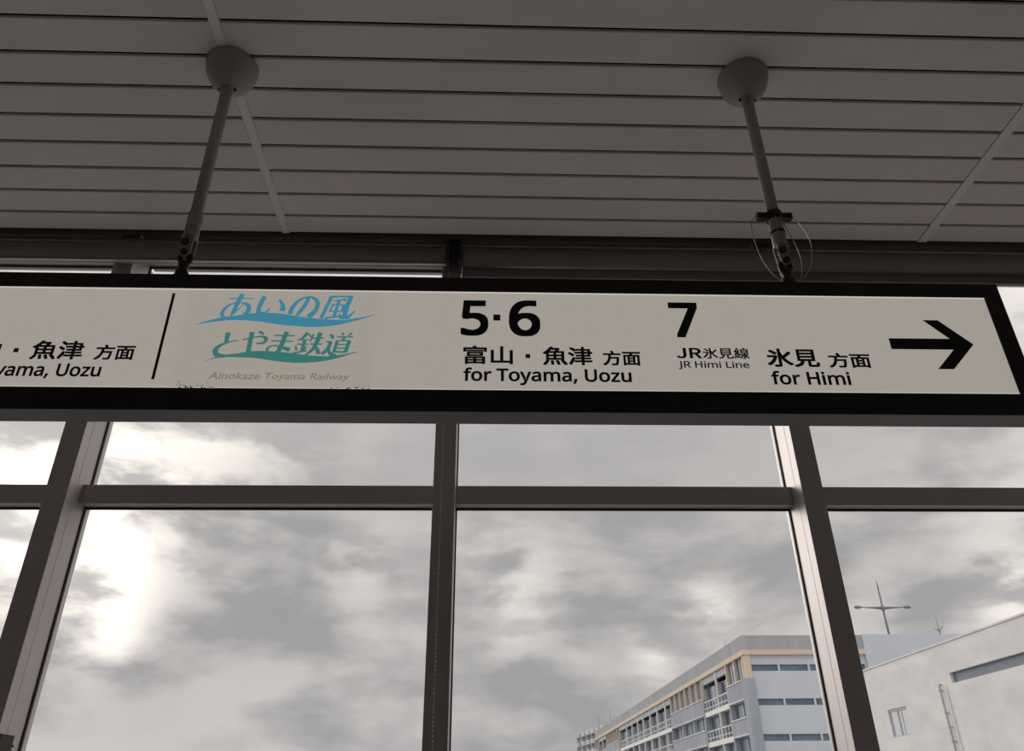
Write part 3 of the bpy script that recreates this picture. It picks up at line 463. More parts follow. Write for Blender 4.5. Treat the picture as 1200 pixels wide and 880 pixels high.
        [27,29,28,27,30,29,26,30,27,26,31,30,25,31,26,25,32,31,24,32,25,24,33,32,23,33,24,23,34,33,22,34,23,22,35,34,21,35,22,21,76,35,76,36,35,20,77,21,77,76,21,75,36,76,20,78,77,74,36,75,20,79,78,73,36,74,73,37,36,20,63,79,72,37,73,19,63,20,19,64,63,71,37,72,71,38,37,19,65,64,70,38,71,18,65,19,18,66,65,69,38,70,69,39,38,68,39,69,18,67,66,17,67,18,68,40,39,17,68,67,17,40,68,16,40,17,16,41,40,15,42,16,42,41,16,15,43,42,14,43,15,14,44,43,13,44,14,13,45,44,13,46,45,12,46,13,57,59,58,12,47,46,56,59,57,12,48,47,11,48,12,55,59,56,54,59,55,11,49,48,53,59,54,52,59,53,11,50,49,51,59,52,50,59,51,11,59,50,10,59,11,9,59,10,8,59,9,8,60,59,7,60,8,7,61,60,7,62,61,6,62,7,6,0,62,6,1,0,5,1,6,5,2,1,5,3,2,4,3,5,92,94,93,91,94,92,91,95,94,90,95,91,81,83,82,81,85,83,85,86,83,86,84,83,89,95,90,89,96,95,88,96,89,88,97,96,87,97,88,86,97,87,86,98,97,84,98,86,84,99,98,81,84,85,81,113,84,113,112,84,112,111,84,111,110,84,110,109,84,109,108,84,108,99,84,107,99,108,106,99,107,106,100,99,105,100,106,105,101,100,104,101,105,81,114,113,81,115,114,104,102,101,103,102,104,81,116,115,81,80,116,140,142,141,139,142,140,139,143,142,138,143,139,138,144,143,137,144,138,137,145,144,137,146,145,136,146,137,136,147,146,135,147,136,135,148,147,134,148,135,134,149,148,133,149,134,132,149,133,132,150,149,131,150,132,131,151,150,130,151,131,130,152,151,129,152,130,129,121,152,128,121,129,128,122,121,128,123,122,127,123,128,127,124,123,126,124,127,126,125,124,118,120,119,118,117,120,154,156,155,154,157,156,154,158,157,154,153,158,182,184,183,181,184,182,181,185,184,180,185,181,180,186,185,179,186,180,179,187,186,179,188,187,178,188,179,178,189,188,177,189,178,177,190,189,176,190,177,176,191,190,175,191,176,174,191,175,174,192,191,173,192,174,173,193,192,172,193,173,172,194,193,171,194,172,171,163,194,170,163,171,170,164,163,170,165,164,169,165,170,169,166,165,168,166,169,168,167,166,160,162,161,160,159,162,207,209,208,220,222,221,206,209,207,219,222,220,219,223,222,205,209,206,218,223,219,205,210,209,196,198,197,196,200,198,200,201,198,201,199,198,204,210,205,218,224,223,217,224,218,203,210,204,216,224,217,203,211,210,216,225,224,202,211,203,215,225,216,201,211,202,215,226,225,214,226,215,201,212,211,199,212,201,213,226,214,196,199,200,196,256,199,256,255,199,255,254,199,254,253,199,253,252,199,252,213,199,213,212,199,213,227,226,252,251,213,251,236,213,236,227,213,251,237,236,235,227,236,250,237,251,250,238,237,234,227,235,249,238,250,234,228,227,249,239,238,249,240,239,233,228,234,248,240,249,248,241,240,233,229,228,232,229,233,247,241,248,247,242,241,196,257,256,247,243,242,196,258,257,232,230,229,231,230,232,246,243,247,246,244,243,196,259,258,246,245,244,196,195,259,283,285,284,282,285,283,282,286,285,281,286,282,281,287,286,280,287,281,280,288,287,280,289,288,279,289,280,279,290,289,278,290,279,278,291,290,277,291,278,277,292,291,276,292,277,275,292,276,275,293,292,274,293,275,274,294,293,273,294,274,273,295,294,272,295,273,272,264,295,271,264,272,271,265,264,271,266,265,270,266,271,270,267,266,269,267,270,269,268,267,261,263,262,261,260,263,297,299,298,297,300,299,301,303,302,301,304,303,297,307,300,307,301,300,307,306,301,306,304,301,297,296,307,305,304,306,309,336,310,336,311,310,336,312,311,336,313,312,336,314,313,336,315,314,336,316,315,336,354,316,354,317,316,309,337,336,353,317,354,352,317,353,351,317,352,351,318,317,350,318,351,349,318,350,348,318,349,348,319,318,347,319,348,346,319,347,346,320,319,345,320,346,345,321,320,344,321,345,343,321,344,343,322,321,342,322,343,342,323,322,341,323,342,340,323,341,340,324,323,339,324,340,338,324,339,309,335,337,335,338,337,335,324,338,335,325,324,335,326,325,335,327,326,335,328,327,335,329,328,335,330,329,330,332,331,335,334,330,334,332,330,309,308,335,333,332,334,388,390,389,388,391,390,388,392,391,387,392,388,386,392,387,385,392,386,385,393,392,384,393,385,383,393,384,382,393,383,381,393,382,367,369,368,380,393,381,379,393,380,367,370,369,379,394,393,367,371,370,378,394,379,367,372,371,367,373,372,377,394,378,367,374,373,367,375,374,376,394,377,367,376,375,367,394,376,367,355,394,367,356,355,367,357,356,366,357,367,366,358,357,365,358,366,364,358,365,363,358,364,362,358,363,362,359,358,361,359,362,360,359,361]),
    'for Himi': (10000, [9979,12,9596,12,9596,725,9979,725,9936,790,9903,778,9867,770,9829,765,9790,763,9749,765,9710,770,9673,778,9640,790,9611,805,9591,824,9581,844,9577,865,9581,886,9591,907,9611,926,9641,941,9674,952,9711,960,9749,965,9790,966,9829,965,9867,960,9902,952,9935,941,9964,926,9985,907,9997,887,10000,865,9997,844,9985,824,9965,805,7504,12,7122,12,7122,725,7447,725,7481,637,7393,637,7409,648,7459,672,7515,692,7577,709,7643,721,7710,730,7779,735,7852,737,8019,729,8162,706,8276,665,8326,628,8258,628,8278,642,8331,668,8392,689,8459,707,8530,720,8602,729,8677,735,8753,737,8877,733,8988,721,9085,700,9167,670,9230,631,9274,584,9299,528,9306,467,9306,12,8926,12,8926,459,8911,518,8871,552,8810,572,8710,579,8630,577,8565,568,8515,556,8478,539,8447,515,8424,485,8409,447,8404,401,8404,12,8024,12,8024,459,8008,518,7968,552,7906,572,7805,579,7723,576,7658,567,7610,554,7574,535,7546,508,7523,473,7509,430,7504,380,6821,12,6439,12,6439,725,6821,725,6778,790,6745,778,6710,770,6672,765,6633,763,6592,765,6552,770,6516,778,6483,790,6454,805,6434,824,6423,844,6420,865,6423,886,6434,907,6454,926,6483,941,6517,952,6553,960,6592,965,6633,966,6672,965,6709,960,6744,952,6778,941,6807,926,6828,907,6839,887,6843,865,6839,844,6828,824,6807,805,4897,12,4510,12,4510,939,4897,939,4897,576,5716,576,5716,939,6104,939,6104,12,5716,12,5716,413,4897,413,3079,12,2697,12,2697,725,3030,725,3056,607,2959,607,2975,618,3022,645,3073,669,3131,691,3198,711,3271,725,3350,734,3431,737,3455,737,3478,736,3501,736,3526,735,3550,734,3574,732,3596,731,3684,722,3634,557,3538,566,3522,568,3504,569,3486,570,3468,571,3450,572,3434,572,3419,572,3374,571,3333,567,3293,560,3253,550,3216,538,3183,524,3154,507,3128,488,3107,466,3092,443,3083,418,3079,389,2281,99,2171,55,2043,24,1900,6,1743,0,1642,3,1546,11,1455,25,1369,44,1291,68,1221,98,1160,133,1109,172,1068,216,1039,263,1022,315,1016,370,1028,450,1064,522,1126,585,1213,639,1323,682,1450,713,1593,731,1749,737,1853,734,1950,726,2042,712,2128,693,2207,668,2276,639,2336,605,2387,566,2428,523,2456,475,2473,424,2479,369,2467,289,2430,217,2368,153,1493,208,1537,186,1592,170,1661,160,1747,156,1832,160,1901,170,1956,186,2001,208,2038,239,2065,276,2082,319,2088,370,2082,420,2065,463,2038,499,2001,529,1957,551,1901,566,1831,576,1745,580,1658,576,1589,566,1535,551,1491,529,1456,500,1429,463,1413,420,1407,370,1413,319,1430,276,1457,239,631,12,249,12,249,575,0,575,0,683,249,719,249,732,257,794,282,849,327,897,392,935,472,964,565,984,670,996,782,1000,829,1000,872,998,914,996,954,993,990,989,1024,985,1056,981,1154,966,1047,819,956,832,933,835,909,837,884,840,860,842,836,844,811,845,789,845,747,844,716,839,693,833,674,824,658,810,644,790,635,765,631,732,631,725,989,725,989,575,631,575],
        [23,25,24,22,25,23,22,26,25,21,26,22,21,27,26,20,27,21,20,28,27,20,29,28,19,29,20,19,30,29,18,30,19,18,31,30,17,31,18,17,32,31,16,32,17,15,32,16,15,33,32,14,33,15,14,34,33,13,34,14,13,35,34,12,35,13,12,4,35,11,4,12,11,5,4,11,6,5,10,6,11,10,7,6,9,7,10,9,8,7,1,3,2,1,0,3,48,50,49,61,63,62,47,50,48,60,63,61,60,64,63,46,50,47,46,51,50,59,64,60,37,41,38,41,39,38,41,42,39,42,43,39,43,40,39,59,65,64,45,51,46,58,65,59,44,51,45,57,65,58,44,52,51,57,66,65,43,52,44,56,66,57,40,52,43,56,67,66,55,67,56,40,55,52,55,53,52,40,54,55,53,67,55,37,40,41,37,97,40,97,96,40,96,95,40,95,94,40,94,93,40,93,54,40,53,68,67,93,53,54,93,92,53,92,68,53,92,77,68,77,76,68,76,69,68,92,78,77,91,78,92,91,79,78,75,69,76,90,79,91,90,80,79,90,81,80,74,69,75,89,81,90,89,82,81,74,70,69,73,70,74,88,82,89,88,83,82,37,98,97,88,84,83,37,99,98,73,71,70,72,71,73,87,84,88,87,85,84,37,100,99,87,86,85,37,36,100,124,126,125,123,126,124,123,127,126,122,127,123,122,128,127,121,128,122,121,129,128,121,130,129,120,130,121,120,131,130,119,131,120,119,132,131,118,132,119,118,133,132,117,133,118,116,133,117,116,134,133,115,134,116,115,135,134,114,135,115,114,136,135,113,136,114,113,105,136,112,105,113,112,106,105,112,107,106,111,107,112,111,108,107,110,108,111,110,109,108,102,104,103,102,101,104,138,140,139,138,141,140,142,144,143,142,145,144,138,148,141,148,142,141,148,147,142,147,145,142,138,137,148,146,145,147,161,163,162,161,164,163,161,165,164,161,166,165,161,167,166,160,167,161,160,168,167,160,169,168,160,170,169,159,170,160,150,154,151,154,152,151,154,155,152,155,156,152,156,153,152,159,171,170,158,171,159,157,171,158,156,171,157,153,173,156,173,172,156,172,171,156,150,153,154,150,188,153,188,187,153,187,186,153,186,185,153,185,184,153,184,183,153,183,182,153,182,181,153,181,180,153,180,179,153,179,178,153,178,177,153,177,176,153,176,175,153,175,174,153,174,173,153,150,189,188,150,190,189,150,191,190,150,149,191,215,217,216,215,218,217,214,218,215,214,219,218,213,219,214,213,220,219,213,221,220,212,221,213,212,222,221,211,222,212,211,223,222,211,252,223,252,224,223,210,253,211,253,252,211,251,224,252,210,254,253,250,224,251,210,255,254,249,224,250,249,225,224,210,256,255,248,225,249,210,257,256,247,225,248,247,226,225,209,257,210,209,258,257,246,226,247,246,227,226,209,259,258,245,227,246,208,259,209,245,228,227,208,260,259,244,228,245,207,260,208,207,261,260,243,228,244,243,229,228,242,229,243,207,262,261,206,262,207,242,230,229,241,230,242,206,263,262,205,263,206,240,230,241,205,232,263,240,231,230,204,232,205,239,231,240,204,233,232,238,231,239,204,234,233,203,234,204,203,235,234,237,231,238,203,236,235,236,231,237,203,231,236,203,192,231,202,192,203,202,193,192,201,193,202,200,193,201,200,194,193,199,194,200,198,194,199,198,195,194,197,195,198,197,196,195,277,279,278,277,280,279,277,281,280,276,281,277,276,282,281,276,283,282,276,284,283,276,285,284,275,285,276,275,286,285,275,287,286,274,287,275,273,291,274,291,290,274,290,289,274,289,288,274,288,287,274,272,295,273,295,294,273,294,293,273,293,292,273,292,291,273,271,296,272,296,295,272,271,297,296,271,298,297,271,299,298,271,300,299,271,301,300,270,301,271,270,302,301,270,303,302,269,303,270,269,304,303,269,305,304,269,306,305,268,306,269,267,306,268,266,306,267,265,307,266,307,306,266,265,264,307]),
}

def glyphs(text, bold=0.0, shear=0.0):
    cu = bpy.data.curves.new('letters', 'FONT')
    cu.body = text; cu.offset = bold; cu.size = 1.0; cu.resolution_u = 6; cu.shear = shear
    o = bpy.data.objects.new('letters', cu); col.objects.link(o)
    dg = bpy.context.evaluated_depsgraph_get()
    me = bpy.data.meshes.new_from_object(o.evaluated_get(dg), depsgraph=dg)
    bpy.data.objects.remove(o); bpy.data.curves.remove(cu)
    vs_ = [v.co.copy() for v in me.vertices]; fs = [tuple(p.vertices) for p in me.polygons]
    bpy.data.meshes.remove(me)
    return vs_, fs
def put_text(mb, text, box, bold=0.02, y=FY - 0.0008, shear=0.0):
    """letters fitted to the box x0, x1, z0, z1 on the face of the sign"""
    if text in LETTERS:
        q, xy, tri = LETTERS[text]
        vs_ = [Vector((xy[i] / q, xy[i + 1] / 1000, 0)) for i in range(0, len(xy), 2)]
        fs = [tri[i:i + 3] for i in range(0, len(tri), 3)]
    else:
        vs_, fs = glyphs(text, 0.0 if ord(text[0]) > 0x2000 else bold, shear)
    x0, x1 = min(v.x for v in vs_), max(v.x for v in vs_)
    y0, y1 = min(v.y for v in vs_), max(v.y for v in vs_)
    X0, X1, Z0, Z1 = box
    # heavier weight for the numerals and the Japanese gothic: the outline swept round a small square
    shifts = [(0.0, 0.0)]
    bx = by = bold
    if text in '567': bx, by = 0.058, 0.036       # these outlines are stored on a unit square
    if text in '567' or ord(text[0]) > 0x2000:
        shifts += [(bx * u, by * v) for u in (-1, 0, 1) for v in (-1, 0, 1) if u or v]
        x0 -= bx; x1 += bx; y0 -= by; y1 += by
    for si, (ox, oy) in enumerate(shifts):
        nv = [mb.bm.verts.new((X0 + (v.x + ox - x0) / (x1 - x0) * (X1 - X0), y - si * 0.00001, Z0 + (v.y + oy - y0) / (y1 - y0) * (Z1 - Z0))) for v in vs_]
        for f in fs:
            try: mb.bm.faces.new([nv[i] for i in f])
            except ValueError: pass
def bar(mb, x0, x1, z0, z1): mb.box(x0, x1, FY - 0.0008, FY - 0.0002, z0, z1)
def finish(mb, name, mat, parent, label=None):
    me = bpy.data.meshes.new(name); mb.bm.to_mesh(me); mb.bm.free()
    me.materials.append(M[mat])
    o = bpy.data.objects.new(name, me); col.objects.link(o); parent_to(o, parent)
    if label: o['label'] = label
    return o

def word(name, text, box, bold=0.02, label=None):
    mb = MB(); put_text(mb, text, box, bold)
    return finish(mb, name, 'ink', sign, label)
def dot(x0, x1, z0, z1):
    mb = MB(); bar(mb, x0, x1, z0, z1); return finish(mb, 'centre_dot', 'ink', sign)
def destination(dx, dz, k, j):
    word('place_name', '富山', (-0.0684 + dx, 0.0820 + dx, 2.7590 + dz, 2.8241 + dz), 0.022)
    dot(0.1206 + dx, 0.1345 + dx, 2.7818 + dz, 2.7958 + dz)
    word('place_name', '魚津', (0.1725 + dx, 0.3241 + dx, 2.7580 + dz, 2.8233 + dz), 0.022)
    word('direction_word', '方面', (0.3552 + dx + k, 0.4708 + dx + k, 2.7582 + dz, 2.8109 + dz), 0.026)
    word('english_lettering', 'for Toyama, Uozu', (-0.0668 + dx, 0.4378 + dx - j, 2.6878 + dz, 2.7477 + dz))
word('platform_number', '5', (-0.0781, 0.0072, 2.8594, 2.9911), label='large black platform number 5')
dot(0.0226, 0.0443, 2.9164, 2.9386)
word('platform_number', '6', (0.0710, 0.1684, 2.8591, 2.9933), label='large black platform number 6')
destination(0.0, 0.0, 0.0, 0.0)
destination(-1.5195, 0.0045, 0.004, 0.046)
# narrow upright divider
mb = MB(); bar(mb, -0.9772, -0.9685, 2.6985, 3.0048); finish(mb, 'divider_bar', 'ink', sign)
# platform 7
word('platform_number', '7', (0.5758, 0.6677, 2.8614, 2.9919), label='large black platform number 7')
word('line_name', 'JR', (0.5819, 0.6620, 2.7856, 2.8233))
word('line_name', '氷見線', (0.6637, 0.8078, 2.7855, 2.8246), 0.018)
word('english_lettering', 'JR Himi Line', (0.5840, 0.8021, 2.7473, 2.7769))
word('place_name', '氷見', (0.8600, 1.0219, 2.7584, 2.8241), 0.024)
word('direction_word', '方面', (1.0499, 1.1819, 2.7574, 2.8101), 0.026)
word('english_lettering', 'for Himi', (0.8624, 1.1047, 2.6969, 2.7448))
# arrow pointing right
mb = MB()
mb.prism([(1.2590, 2.8655), (1.4546, 2.8655), (1.3866, 2.9350), (1.4350, 2.9350), (1.5246, 2.8456), (1.4362, 2.7560), (1.3868, 2.7560), (1.4556, 2.8262), (1.2590, 2.8262)], FY - 0.0008, FY - 0.0002)
mb.build('arrow', 'ink', sign)

# railway logo: clear film sheet, two lines of brush lettering standing on waves, caption
logo = MB().box(-0.925, -0.336, FY - 0.0003, FY, FZ0 + 0.0035, FZ1 - 0.0042).build('logo_film', 'sticker', sign)
def smooth(pts, n=5):
    out = []
    P = [pts[0]] + list(pts) + [pts[-1]]
    for i in range(1, len(P) - 2):
        for k in range(n):
            t = k / n
            out.append(tuple(0.5 * ((2 * P[i][j]) + (-P[i-1][j] + P[i+1][j]) * t + (2 * P[i-1][j] - 5 * P[i][j] + 4 * P[i+1][j] - P[i+2][j]) * t * t
                       + (-P[i-1][j] + 3 * P[i][j] - 3 * P[i+1][j] + P[i+2][j]) * t ** 3) for j in range(len(pts[0]))))
    out.append(tuple(pts[-1]))
    return out
def brush(mb, strokes, wave):
    yy = FY - 0.0009
    for s in strokes:
        p = smooth(s) if len(s) > 2 else s
        L, Rr = [], []
        for i, (x, z, wd) in enumerate(p):
            a, b = p[max(i - 1, 0)], p[min(i + 1, len(p) - 1)]
            tx, tz = b[0] - a[0], b[1] - a[1]
            l = math.hypot(tx, tz) or 1
            # nib cut level with the writing: blend of the true normal and the horizontal
            nx, nz = -tz / l, tx / l
            h = (wd * 1.12 + 0.0006) * 0.5
            L.append(mb.bm.verts.new((x + nx * h, yy, z + nz * h))); Rr.append(mb.bm.verts.new((x - nx * h, yy, z - nz * h)))
        for i in range(len(p) - 1):
            mb.bm.faces.new((L[i], Rr[i], Rr[i + 1], L[i + 1]))
        yy -= 0.000004
    up, lo = smooth(wave[0], 4), smooth(wave[1], 4)
    def sample(c, x):
        for a, b in zip(c, c[1:]):
            if a[0] <= x <= b[0] and b[0] > a[0]:
                return a[1] + (b[1] - a[1]) * (x - a[0]) / (b[0] - a[0])
        return c[0][1] if x < c[0][0] else c[-1][1]
    xa, xb = up[0][0], up[-1][0]
    N = 90
    rows = []
    for i in range(N + 1):
        x = xa + (xb - xa) * i / N
        zu, zl = sample(up, x), sample(lo, x)
        rows.append((mb.bm.verts.new((x, yy, max(zu, zl))), mb.bm.verts.new((x, yy, min(zu, zl)))))
    for a, b in zip(rows, rows[1:]):
        mb.bm.faces.new((a[0], a[1], b[1], b[0]))
BLUE_STROKES = [
    [(-0.8011, 2.9879, 0.0039), (-0.7246, 2.9883, 0.0028)],
    [(-0.7615, 3.0045, 0.0129), (-0.7718, 2.9678, 0.0123), (-0.7802, 2.9334, 0.0095), (-0.7833, 2.9266, 0.0034)],
    [(-0.7506, 2.9681, 0.0022), (-0.7656, 2.9473, 0.0039), (-0.7856, 2.9238, 0.0062)],
    [(-0.8069, 2.9178, 0.0084), (-0.8126, 2.9296, 0.0095), (-0.8088, 2.945, 0.0089), (-0.7963, 2.9623, 0.0062), (-0.7752, 2.9712, 0.0034), (-0.7582, 2.9715, 0.0039), (-0.7402, 2.9648, 0.0101), (-0.7341, 2.9528, 0.0117), (-0.7359, 2.9374, 0.0129), (-0.744, 2.9264, 0.0151)],
    [(-0.692, 2.9968, 0.0129), (-0.699, 2.9723, 0.0123), (-0.7029, 2.9516, 0.0123), (-0.701, 2.9328, 0.0129)],
    [(-0.6934, 2.9346, 0.0084), (-0.6824, 2.9364, 0.0056), (-0.6738, 2.9451, 0.0045), (-0.6693, 2.9534, 0.0022)],
    [(-0.6456, 2.9862, 0.005), (-0.6351, 2.9715, 0.0095), (-0.6301, 2.956, 0.0134), (-0.6321, 2.9429, 0.0157)],
    [(-0.5548, 2.9952, 0.0112), (-0.5638, 2.9638, 0.0112), (-0.5845, 2.9258, 0.0095)],
    [(-0.6035, 2.9306, 0.0112), (-0.604, 2.946, 0.0117), (-0.5954, 2.9668, 0.0106), (-0.5808, 2.9861, 0.0078), (-0.5591, 2.9959, 0.005), (-0.5448, 2.9954, 0.0067), (-0.5291, 2.9834, 0.0106), (-0.5243, 2.9661, 0.0117), (-0.5303, 2.9436, 0.0129), (-0.5487, 2.9201, 0.0162)],
    [(-0.4839, 3.0015, 0.0106), (-0.4933, 2.9682, 0.0101), (-0.5089, 2.9166, 0.0101)],
    [(-0.4879, 2.999, 0.0056), (-0.4169, 3.0, 0.0056)],
    [(-0.4235, 2.9999, 0.0129), (-0.4318, 2.9656, 0.0123), (-0.4363, 2.938, 0.0129), (-0.434, 2.9141, 0.0157)],
    [(-0.4274, 2.9193, 0.0095), (-0.4136, 2.9383, 0.005), (-0.405, 2.947, 0.0028)],
    [(-0.479, 2.9816, 0.0034), (-0.4552, 2.9868, 0.0039), (-0.4368, 2.9881, 0.0095)],
    [(-0.4594, 2.9861, 0.0084), (-0.4656, 2.9479, 0.0089), (-0.4711, 2.9188, 0.0095)],
    [(-0.477, 2.9702, 0.0056), (-0.4843, 2.9425, 0.0056)],
    [(-0.4805, 2.9691, 0.0039), (-0.4396, 2.9672, 0.0039)],
    [(-0.4429, 2.9689, 0.0073), (-0.4474, 2.9419, 0.0073)],
    [(-0.4872, 2.9435, 0.0034), (-0.4468, 2.944, 0.0034)],
    [(-0.4977, 2.9177, 0.0067), (-0.4715, 2.9228, 0.0056), (-0.452, 2.9255, 0.0045)],
    [(-0.4571, 2.9343, 0.0034), (-0.4492, 2.9258, 0.0084), (-0.4482, 2.9157, 0.0112)]]
TEAL_STROKES = [
    [(-0.7822, 2.8623, 0.0129), (-0.7823, 2.8334, 0.0112), (-0.7838, 2.8262, 0.0084)],
    [(-0.7473, 2.8347, 0.0028), (-0.7738, 2.8286, 0.0045), (-0.7964, 2.8169, 0.0084), (-0.8078, 2.8039, 0.0129), (-0.8082, 2.791, 0.0145), (-0.7983, 2.7809, 0.0134), (-0.7792, 2.7801, 0.0095)],
    [(-0.7103, 2.8655, 0.0123), (-0.711, 2.8309, 0.0123), (-0.7112, 2.7936, 0.0129)],
    [(-0.7339, 2.8365, 0.0034), (-0.7103, 2.844, 0.0039), (-0.6835, 2.8493, 0.0045), (-0.6692, 2.8461, 0.0089), (-0.6653, 2.838, 0.0106), (-0.6706, 2.8274, 0.0073), (-0.6921, 2.8239, 0.0039)],
    [(-0.6912, 2.8673, 0.0039), (-0.6813, 2.8625, 0.0084), (-0.675, 2.8569, 0.0039)],
    [(-0.6427, 2.8537, 0.0039), (-0.5808, 2.8531, 0.0045)],
    [(-0.6487, 2.8339, 0.0039), (-0.5844, 2.8333, 0.0039)],
    [(-0.6063, 2.8674, 0.0129), (-0.6135, 2.832, 0.0129), (-0.6205, 2.8027, 0.0129), (-0.6289, 2.7942, 0.0073)],
    [(-0.6558, 2.7952, 0.0073), (-0.6555, 2.8081, 0.0067), (-0.643, 2.817, 0.0039), (-0.6264, 2.8156, 0.005), (-0.6062, 2.8087, 0.0095), (-0.5889, 2.8024, 0.0123)],
    [(-0.543, 2.8651, 0.0095), (-0.5539, 2.8475, 0.0078), (-0.5691, 2.8365, 0.0028)],
    [(-0.5418, 2.8625, 0.0062), (-0.5272, 2.8445, 0.0022)],
    [(-0.5611, 2.8385, 0.0034), (-0.5349, 2.8388, 0.0034)],
    [(-0.5703, 2.8234, 0.0036), (-0.5358, 2.8231, 0.0036)],
    [(-0.5486, 2.8377, 0.0084), (-0.5532, 2.797, 0.0095)],
    [(-0.5785, 2.7912, 0.0062), (-0.5386, 2.8003, 0.0039)],
    [(-0.5744, 2.8194, 0.0028), (-0.5689, 2.8016, 0.0078)],
    [(-0.5405, 2.8165, 0.0028), (-0.5471, 2.8028, 0.0062)],
    [(-0.5248, 2.8594, 0.0073), (-0.5318, 2.8313, 0.0028)],
    [(-0.5287, 2.8451, 0.0039), (-0.4913, 2.8456, 0.0039)],
    [(-0.5317, 2.8241, 0.0039), (-0.4945, 2.8245, 0.0039)],
    [(-0.5046, 2.8656, 0.0123), (-0.5117, 2.8299, 0.0123), (-0.5225, 2.8038, 0.0095), (-0.5421, 2.7842, 0.0045)],
    [(-0.5154, 2.8184, 0.0045), (-0.5056, 2.8007, 0.0112), (-0.5029, 2.7885, 0.0095)],
    [(-0.4748, 2.8606, 0.0028), (-0.4669, 2.8508, 0.0101), (-0.4644, 2.8436, 0.0045)],
    [(-0.4849, 2.8325, 0.0039), (-0.4664, 2.8327, 0.0039)],
    [(-0.4706, 2.8337, 0.0095), (-0.4761, 2.8075, 0.0106), (-0.4933, 2.7886, 0.0084)],
    [(-0.4736, 2.8043, 0.0067), (-0.466, 2.7898, 0.0106), (-0.4489, 2.7836, 0.0084)],
    [(-0.4535, 2.8503, 0.0039), (-0.4034, 2.8509, 0.0039)],
    [(-0.4391, 2.8654, 0.0034), (-0.4335, 2.8572, 0.0078)],
    [(-0.4089, 2.8648, 0.0073), (-0.4204, 2.854, 0.0028)],
    [(-0.4503, 2.8378, 0.0084), (-0.4571, 2.7964, 0.0084)],
    [(-0.4142, 2.8382, 0.0101), (-0.4222, 2.7968, 0.0101)],
    [(-0.4515, 2.8365, 0.0039), (-0.4099, 2.837, 0.0039)],
    [(-0.453, 2.8234, 0.0036), (-0.4184, 2.8238, 0.0036)],
    [(-0.4558, 2.8103, 0.0036), (-0.4199, 2.8107, 0.0036)],
    [(-0.4613, 2.7973, 0.005), (-0.4187, 2.7971, 0.005)],
    [(-0.4301, 2.8506, 0.0078), (-0.4335, 2.8367, 0.0078)]]
BLUE_WAVE = ([(-0.883, 2.8923), (-0.8479, 2.9055), (-0.8137, 2.9167), (-0.7975, 2.9196), (-0.7702, 2.924), (-0.7322, 2.9317), (-0.7019, 2.9351), (-0.6654, 2.9356), (-0.6227, 2.9321), (-0.6045, 2.9282), (-0.5872, 2.9251), (-0.5442, 2.9188), (-0.51, 2.9149), (-0.4704, 2.913), (-0.4337, 2.9124), (-0.4144, 2.9171), (-0.3894, 2.9215), (-0.3645, 2.928), (-0.3451, 2.9347)],
    [(-0.8826, 2.8903), (-0.8464, 2.8971), (-0.8142, 2.9032), (-0.7786, 2.907), (-0.7423, 2.9068), (-0.7028, 2.904), (-0.6599, 2.8971), (-0.6171, 2.8902), (-0.5825, 2.888), (-0.5403, 2.8852), (-0.4847, 2.8882), (-0.4434, 2.8964), (-0.4134, 2.9059), (-0.3868, 2.9141), (-0.3595, 2.926), (-0.3444, 2.9327)])
TEAL_WAVE = ([(-0.8365, 2.7601), (-0.818, 2.7695), (-0.7964, 2.7777), (-0.7824, 2.7833), (-0.7666, 2.7857), (-0.74, 2.7895), (-0.719, 2.7945), (-0.6868, 2.7981), (-0.6457, 2.7973), (-0.6118, 2.795), (-0.5784, 2.7912), (-0.5422, 2.7858), (-0.5008, 2.7824), (-0.4733, 2.7817), (-0.4572, 2.7851), (-0.439, 2.7869), (-0.4166, 2.791), (-0.3979, 2.7964), (-0.3852, 2.7994)],
    [(-0.8363, 2.7589), (-0.8175, 2.767), (-0.7916, 2.7733), (-0.7567, 2.7756), (-0.7104, 2.7744), (-0.6774, 2.7716), (-0.6273, 2.7635), (-0.586, 2.7589), (-0.5524, 2.7579), (-0.5119, 2.7606), (-0.4718, 2.7674), (-0.4381, 2.7773), (-0.4116, 2.7872), (-0.385, 2.7978)])

mb = MB(); brush(mb, BLUE_STROKES, BLUE_WAVE); finish(mb, 'blue_lettering', 'blue', logo, 'blue brush lettering standing on a wave')
mb = MB(); brush(mb, TEAL_STROKES, TEAL_WAVE); finish(mb, 'teal_lettering', 'teal', logo, 'teal brush lettering standing on a wave')
mb = MB()
put_text(mb, 'Ainokaze', (-0.8152, -0.6640, 2.7005, 2.7246), 0.012, FY - 0.0009, 0.22)
put_text(mb, 'Toyama', (-0.6500, -0.5320, 2.6945, 2.7235), 0.012, FY - 0.0009, 0.22)
put_text(mb, 'Railway', (-0.5190, -0.4009, 2.6945, 2.7235), 0.012, FY - 0.0009, 0.22)
finish(mb, 'caption', 'greyink', logo, 'small grey italic caption')
# grime gathered along the lower edge of the film
mb = MB()
for cx_, sp, n in ((-0.880, 0.045, 46), (-0.820, 0.05, 16), (-0.365, 0.03, 26), (-0.42, 0.05, 14)):
    for k in range(n):
        gx = cx_ + random.gauss(0, sp * 0.5); gz = FZ0 + abs(random.gauss(0, 0.010))
        r = random.uniform(0.0006, 0.0022) * (1.4 if gz < FZ0 + 0.005 else 0.8)
        pts = [(gx + r * random.uniform(0.6, 1.5) * math.cos(a), max(FZ0, gz + r * random.uniform(0.5, 1.1) * math.sin(a))) for a in (2 * math.pi * q / 6 for q in range(6))]
        vs_ = [mb.bm.verts.new((x, FY - 0.00125, z)) for x, z in pts]
        mb.bm.faces.new(vs_)
finish(mb, 'grime', 'grime', logo)['kind'] = 'stuff'

